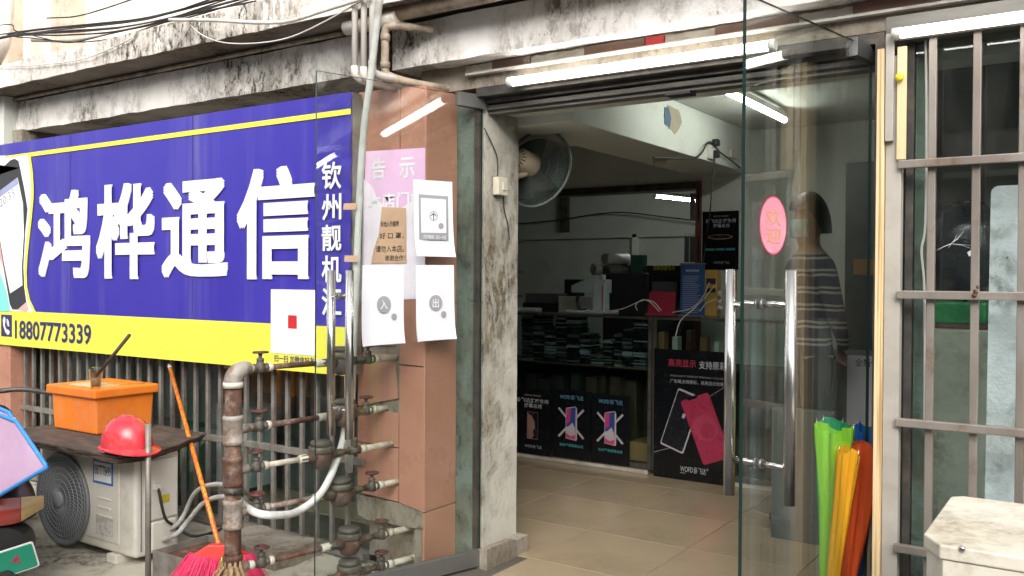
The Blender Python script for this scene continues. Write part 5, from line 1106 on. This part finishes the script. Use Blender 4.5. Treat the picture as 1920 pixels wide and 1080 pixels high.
for i, pts in enumerate(([(958, 236), (975, 222), (984, 205)], [(958, 230), (985, 226), (993, 210), (991, 200)], [(990, 200), (992, 220), (996, 234)])): pipe('cable', [pY(u, v, 3.9 + .02 * i) for u, v in pts], .004, 'black_rubber', 'loose black cable curling above the wall fan', 'cables above the fan', 6, 6, 'cable')
p = pX(1332, 283, -2.2235)
SK = thing('wall_socket', 'white socket with black plugs on the ceiling beam side', 'socket', (p.x, p.y, p.z - .06))
MB().box(-2.2245, -2.205, p.y - .055, p.y + .055, p.z - .055, p.z + .05).build('plate', 'white_plastic', SK, .004)
MB().box(-2.205, -2.165, p.y - .025, p.y + .03, p.z + .03, p.z + .075).box(-2.205, -2.17, p.y + .0, p.y + .045, p.z - .045, p.z + .005).build('plug', 'black_plastic', SK, .008)
p2 = pX(1372, 289, -2.2235); tag(MB().box(-2.2245, -2.205, p2.y - .05, p2.y + .05, p2.z - .03, p2.z + .03).build('socket_plate', 'socket_cream', None, .004), 'small stained cream socket plate beside the white socket', 'socket')
def q(u, v): return pX(u, v, -2.2)
pipe('cable', [q(1225, 296), q(1262, 297), q(1300, 297), q(1316, 286), q(1326, 268), q(1335, 270)], .006, 'black_rubber', 'black cable running along the beam to the socket', None, 6, 6, 'cable')
pipe('cable', [q(1339, 290), q(1338, 320), q(1334, 360), q(1331, 400), pY(1325, 440, 6.3), pY(1318, 500, 6.3)], .005, 'black_rubber', 'black cable dropping from the socket to the counter', None, 6, 6, 'cable')
pipe('cable', [q(1336, 268), q(1350, 285), q(1370, 300), q(1388, 315)], .005, 'black_rubber', 'black cable slanting from the socket toward the partition', None, 6, 6, 'cable')
p = pZ(1238, 300, 2.2); tag(MB().lathe([(.05, 0), (.05, .03), (.03, .045), (0, .045)], (p.x, p.y, 2.2), (0, 0, -1), 20).build('junction_box', 'socket_cream'), 'round cream junction box under the ceiling beam', 'junction box')
pipe('cable', [pY(u, v, 8.6) for u, v in ((968, 420), (1050, 412), (1130, 400), (1180, 399), (1240, 406), (1300, 413))], .008, 'black_rubber', 'dark cable sagging across the back room wall', None, 6, 6, 'cable')
inbox('floor_cabinet', 1446, 768, 1562, 1000, 4.86, .06, 'cabinet_dark', 'low dark cabinet in front of the person behind the glass door', 'cabinet', .006, 0)
# cabinet with white sign further right
CS = inbox('sign_cabinet', 1560, 668, 1760, 900, 5.5, .4, 'router_grey', 'grey cabinet behind the umbrellas with a white lettered board', 'cabinet', .006, 0)
x0, x1, z0, z1 = rectY(1588, 668, 1680, 800, 5.49)
MB().box(x0, x1, 5.488, 5.496, z0, z1).build('board', 'paper', CS)
a_, b_, c_, t_ = rectY(1603, 673, 1648, 688, 5.48); text('lettering', '全新保', 'print_black', CS, (a_, 5.484, c_), XV, ZV, b_ - a_, t_ - c_, .006)
inbox('brown_carton', 1600, 486, 1700, 516, 5.6, .25, 'card', 'brown carton on a shelf past the door edge', 'carton', .005)
inbox('dark_shelf', 1585, 300, 1760, 484, 6.1, .3, 'cabinet_dark', 'dark shelf of stock behind the brown carton', 'shelf', .005, 0)
# ================================================================ person behind the glass door
M('skin', (.3, .18, .12), .6); M('trousers', (.012, .013, .018), .85); M('mask_cloth', (.3, .42, .42), .7); M('hair', (.01, .009, .009), .45); M('shoe', (.02, .02, .022), .5)
m, nt, N, L, b = _nodes('striped_shirt'); MATS['striped_shirt'] = m
tc = N.new('ShaderNodeTexCoord'); sp = N.new('ShaderNodeSeparateXYZ'); L.new(tc.outputs['Object'], sp.inputs[0])
ph_ = _math(N, L, 'FRACT', _math(N, L, 'MULTIPLY', _math(N, L, 'ADD', sp.outputs['Z'], _math(N, L, 'MULTIPLY', _noise(N, L, tc.outputs['Object'], 6, 2), .03)), 10.5))
s1 = _math(N, L, 'LESS_THAN', _math(N, L, 'ABSOLUTE', _math(N, L, 'SUBTRACT', ph_, .3)), .07); s2 = _math(N, L, 'LESS_THAN', _math(N, L, 'ABSOLUTE', _math(N, L, 'SUBTRACT', ph_, .58)), .07)
L.new(_mix(N, L, _math(N, L, 'MAXIMUM', s1, s2), (.012, .015, .028), (.22, .21, .185)), b.inputs['Base Color']); b.inputs['Roughness'].default_value = .9
PE = thing('person', 'person in dark striped top and face mask standing behind the glass door', 'person', (-1.41, 5.12, 0), rz=0)
J = {}; E_ = []; RD = []
def jt(n_, p, r, par=None):
    J[n_] = len(RD); RD.append((V(p), r)); 
    if par is not None: E_.append((J[par], J[n_]))
jt('pelvis', (0, .0, 1.0), (.15, .115)); jt('waist', (0, 0, 1.14), (.14, .105), 'pelvis'); jt('chest', (0, .0, 1.36), (.165, .12), 'waist'); jt('collar', (0, .01, 1.52), (.11, .085), 'chest')
jt('neck', (0, .0, 1.60), (.056, .056), 'collar'); jt('jaw', (0, -.015, 1.67), (.066, .075), 'neck'); jt('head', (0, -.005, 1.77), (.082, .1), 'jaw'); jt('crown', (0, .005, 1.845), (.062, .075), 'head')
for s_, sd in (('l', 1), ('r', -1)):
    jt('sh' + s_, (.18 * sd, 0, 1.475), (.07, .07), 'collar'); jt('el' + s_, (.215 * sd, .05, 1.22), (.052, .052), 'sh' + s_); jt('wr' + s_, (.12 * sd, .15, 1.05), (.033, .03), 'el' + s_); jt('pa' + s_, (.05 * sd, .17, 1.0 + .03 * sd), (.03, .02), 'wr' + s_)
    for k in range(4): jt('f%d%s' % (k, s_), (-.02 * sd, .21, 1.0 + .03 * sd - (k - 1.5) * .02), (.0095, .0095), 'pa' + s_); jt('g%d%s' % (k, s_), (-.05 * sd, .195, .995 + .03 * sd - (k - 1.5) * .02), (.008, .008), 'f%d%s' % (k, s_))
    jt('t0' + s_, (.02 * sd, .21, 1.05 + .03 * sd), (.011, .011), 'pa' + s_); jt('t1' + s_, (-.01 * sd, .205, 1.065 + .03 * sd), (.009, .009), 't0' + s_)
    jt('hi' + s_, (.095 * sd, 0, .92), (.1, .1), 'pelvis'); jt('kn' + s_, (.11 * sd, -.01, .52), (.066, .066), 'hi' + s_); jt('an' + s_, (.115 * sd, .02, .1), (.048, .048), 'kn' + s_); jt('ft' + s_, (.13 * sd, -.1, .045), (.045, .04), 'an' + s_); jt('to' + s_, (.135 * sd, -.17, .036), (.04, .032), 'ft' + s_)
me = bpy.data.meshes.new('body'); me.from_pydata([p for p, r in RD], E_, []); ob = bpy.data.objects.new('body', me); COL.objects.link(ob)
md = ob.modifiers.new('s', 'SKIN'); md.use_smooth_shade = True
for i, (p, r) in enumerate(RD): me.skin_vertices[0].data[i].radius = r
me.skin_vertices[0].data[0].use_root = True
ob.modifiers.new('d', 'SUBSURF').levels = 2; ob.modifiers['d'].render_levels = 2
m2 = bpy.data.meshes.new_from_object(ob.evaluated_get(bpy.context.evaluated_depsgraph_get())); ob.modifiers.clear(); ob.data = m2; bpy.data.meshes.remove(me)
for mm in ('skin', 'striped_shirt', 'trousers', 'shoe'): m2.materials.append(MATS[mm])
for p in m2.polygons:
    c = p.center; p.use_smooth = True
    p.material_index = 3 if c.z < .1 else 0 if c.z > 1.565 or (c.y > .168 and abs(c.x) < .07) else 2 if c.z < 1.0 else 1
ob.parent = PE
def hairf(a_, b_):
    sd_ = .006 * mnoise.noise(V((a_ * 30, b_ * 6, 0)))
    th = a_ * 6.2832; ph = b_ * 1.5708; f_ = -math.sin(th); low = 1.68 + .13 * max(0, min(1, (f_ + .2) / .7))
    return V((.1 * math.cos(ph) * math.cos(th), .005 + .12 * math.cos(ph) * math.sin(th), low + (1.915 - low) * math.sin(ph))) + PE.location
MB().grid(hairf, 28, 10).build('hair', 'hair', PE)
MB().grid(lambda a_, b_: V((.078 * math.sin((a_ - .5) * 2.6), -.02 - .085 * math.cos((a_ - .5) * 2.6), 1.655 + .10 * b_)) + V((0, -.012 * math.sin(b_ * 3.1416), 0)) + PE.location, 14, 8).build('face_mask', 'mask_cloth', PE)
for sd in (-1, 1): MB().lathe([(.0, 0), (.02, .004), (.03, .0), (.022, -.012), (0, -.014)], V((.086 * sd, .01, 1.76)) + PE.location, (sd, 0, 0), 14).build('ear', 'skin', PE)
PE.rotation_euler = (0, 0, math.atan2(.9, -.43) - math.pi + 0 if False else R_(-48))
# ================================================================ scooter in the corner
T = pY(-30, 960, 1.95); T.z = -.1
fw = V((T.x, T.y, 0)).normalized(); fw = V((fw.x * .97 - fw.y * .05, fw.y * .97 + fw.x * -.05, 0)).normalized(); rt = fw.cross(ZV).normalized()
SCO = thing('scooter', 'dark electric scooter tail with red and amber lights and green plate', 'scooter', (T.x + fw.x * .5, T.y + fw.y * .5, -.12))
def L3(x, y, z): return V((T.x, T.y, -.12)) + fw * x + rt * y + ZV * (z * .85)
M('scooter_black', (.016, .015, .015), .35, dirt=(.1, .08, .06), dscale=5); M('tail_red', (.3, .035, .025), .2, coat=.4); M('tail_amber', (.45, .3, .12), .25, coat=.4); M('plate_green', (.01, .25, .15), .4); M('plate_edge', (.7, .7, .68), .4); M('tyre', (.02, .02, .02), .8); M('seat_vinyl', (.02, .02, .022), .5)
def loft(secs, name, mat):
    """closed hull through cross-sections (x, half width, z low, z high)"""
    mb = MB(); k = 16
    def f(a_, b_):
        i = min(int(b_ * (len(secs) - 1)), len(secs) - 2); t = b_ * (len(secs) - 1) - i
        x, w_, z0, z1 = [secs[i][j] * (1 - t) + secs[i + 1][j] * t for j in range(4)]
        th = a_ * 6.2832; c_, s_ = math.cos(th), math.sin(th)
        return L3(x, w_ * abs(c_) ** .7 * (1 if c_ > 0 else -1), (z0 + z1) / 2 + (z1 - z0) / 2 * abs(s_) ** .8 * (1 if s_ > 0 else -1))
    mb.grid(f, k * 2, (len(secs) - 1) * 4)
    for e_ in (0, 1): vs = [f(i / (2 * k), e_) for i in range(2 * k)]; mb.add(vs, [list(range(2 * k))[::-1] if e_ else list(range(2 * k))])
    return mb.build(name, mat, SCO)
loft([(.02, .21, .50, .655), (.2, .2, .45, .72), (.5, .17, .42, .74), (.8, .14, .38, .62)], 'tail_cowl', 'scooter_black')
def lightf(y0, y1):
    def f(a_, b_):
        y = y0 + (y1 - y0) * a_; x = -.02 + .9 * y * y; zz = .515 + .14 * b_ - .25 * y * y * (b_) ** .7 * 1.2 + (.35 * max(0, abs(y) - .13) * (1 - b_)) * 1.6
        return L3(x - .018 * math.sin(b_ * 3.1416), y, zz)
    return f
for y0, y1, mt, nm in ((-.14, .14, 'tail_red', 'tail_light'), (.142, .232, 'tail_amber', 'indicator'), (-.142, -.232, 'tail_amber', 'indicator')): MB().grid(lightf(y0, y1), 14, 8).build(nm, mt, SCO)
loft([(.0, .16, .3, .5), (.06, .2, .28, .52), (.3, .15, .3, .5), (.4, .1, .32, .45)], 'rear_fender', 'scooter_black')
loft([(-.02, .12, .12, .3), (.03, .13, .1, .34), (.2, .1, .15, .4)], 'mudguard', 'scooter_black')
pc = L3(-.03, .085, .32); pu = (ZV * .93 - fw * .36).normalized(); pe = (rt * .97 + ZV * .22).normalized(); pn = pe.cross(pu); pu = pn.cross(pe)
MB().prism(rr(.12, .072, .012), pc, pe, pu, .004).build('plate_edge', 'plate_edge', SCO); MB().prism(rr(.113, .065, .01), pc + pn * .002, pe, pu, .003).build('number_plate', 'plate_green', SCO)
text('plate_lettering', '4', 'poster_red', SCO, pc + pn * .0035 + pe * .02 - pu * .02, pe, pu, .035, .05, .01)
loft([(.05, .15, .73, .78), (.3, .17, .72, .82), (.7, .14, .7, .8), (.8, .1, .68, .74)], 'seat', 'seat_vinyl')
for x, nm in ((.25, 'wheel'), (1.45, 'wheel')):
    wh = MB().lathe([(.12, -.045), (.17, -.05), (.19, -.02), (.19, .02), (.17, .05), (.12, .045), (.12, -.045)], L3(x, 0, .225), rt, 28).build(nm, 'tyre', SCO)
    MB().lathe([(.0, -.03), (.118, -.03), (.119, .03), (0, .03)], L3(x, 0, .225), rt, 20).build('rim', 'patch_metal', wh)
loft([(.75, .13, .22, .4), (1.1, .14, .18, .3), (1.2, .15, .2, .75), (1.3, .12, .5, .95)], 'floorboard', 'scooter_black')
MB().tube([L3(1.45, 0, .225), L3(1.25, 0, 1.0)], .025, 10).build('fork', 'dark_steel', SCO)
MB().tube(spline([L3(1.1, -.33, 1.02), L3(1.22, -.15, 1.05), L3(1.24, 0, 1.04), L3(1.22, .15, 1.05), L3(1.1, .33, 1.02)], 5), .014, 8).build('handlebar', 'dark_steel', SCO)
# quilted cover over the seat
M('cover_pink', (.47, .3, .45), .75, var=(.5, .34, .48), scale=5, bump=.25, bscale=7); M('piping_blue', (.04, .24, .62), .55)
CV = thing('scooter_cover', 'padded lilac pink cover with blue piping draped on the scooter seat', 'cover', L3(.2, 0, .8))
Yc = 1.93
def cover(cor, off, nm):
    a_ = [pY(u, v, Yc) + fw * (dx + off) for u, v, dx in cor]   # TL TR BR BL
    def f(i, j, k=0.):
        p = (a_[0] * (1 - i) + a_[1] * i) * (1 - j) + (a_[3] * (1 - i) + a_[2] * i) * j
        bul = max(0, math.sin(i * 3.1416) * math.sin(j * 3.1416)) ** .4 * .022
        return p - fw * (bul * k) + ZV * .012 * math.sin(i * 3.1) * (1 - j) + fw * .01 * mnoise.noise(p * 6)
    MB().grid(lambda i, j: f(i, j, 1), 26, 20, flip=True).grid(lambda i, j: f(i, j, -1), 26, 20).build(nm, 'cover_pink', CV)
    pts = [f(t / 16, 0) for t in range(16)] + [f(1, t / 16) for t in range(16)] + [f(1 - t / 16, 1) for t in range(16)] + [f(0, 1 - t / 16) for t in range(17)]
    MB().tube(pts, .0085, 8, cap=False).build('piping', 'piping_blue', CV)
cover([(-150, 750, .2), (30, 792, .03), (88, 876, 0), (-130, 1005, .0)], 0, 'panel')
A_, B_ = pY(-150, 750, Yc) + fw * .2, pY(30, 792, Yc) + fw * .03
MB().grid(lambda i, j: A_ * (1 - i) + B_ * i + fw * (.5 * j) + ZV * (.03 * math.sin(j * 3) - .1 * j + .012 * mnoise.noise(V((i * 3, j * 4, 0)))), 14, 12).grid(lambda i, j: A_ * (1 - i) + B_ * i + fw * (.5 * j) + ZV * (-.015 + .03 * math.sin(j * 3) - .1 * j + .012 * mnoise.noise(V((i * 3, j * 4, 0)))), 14, 12, flip=True).build('panel', 'cover_pink', CV)
cover([(-150, 735, .3), (16, 783, .1), (70, 870, .06), (-130, 960, .1)], .05, 'panel')
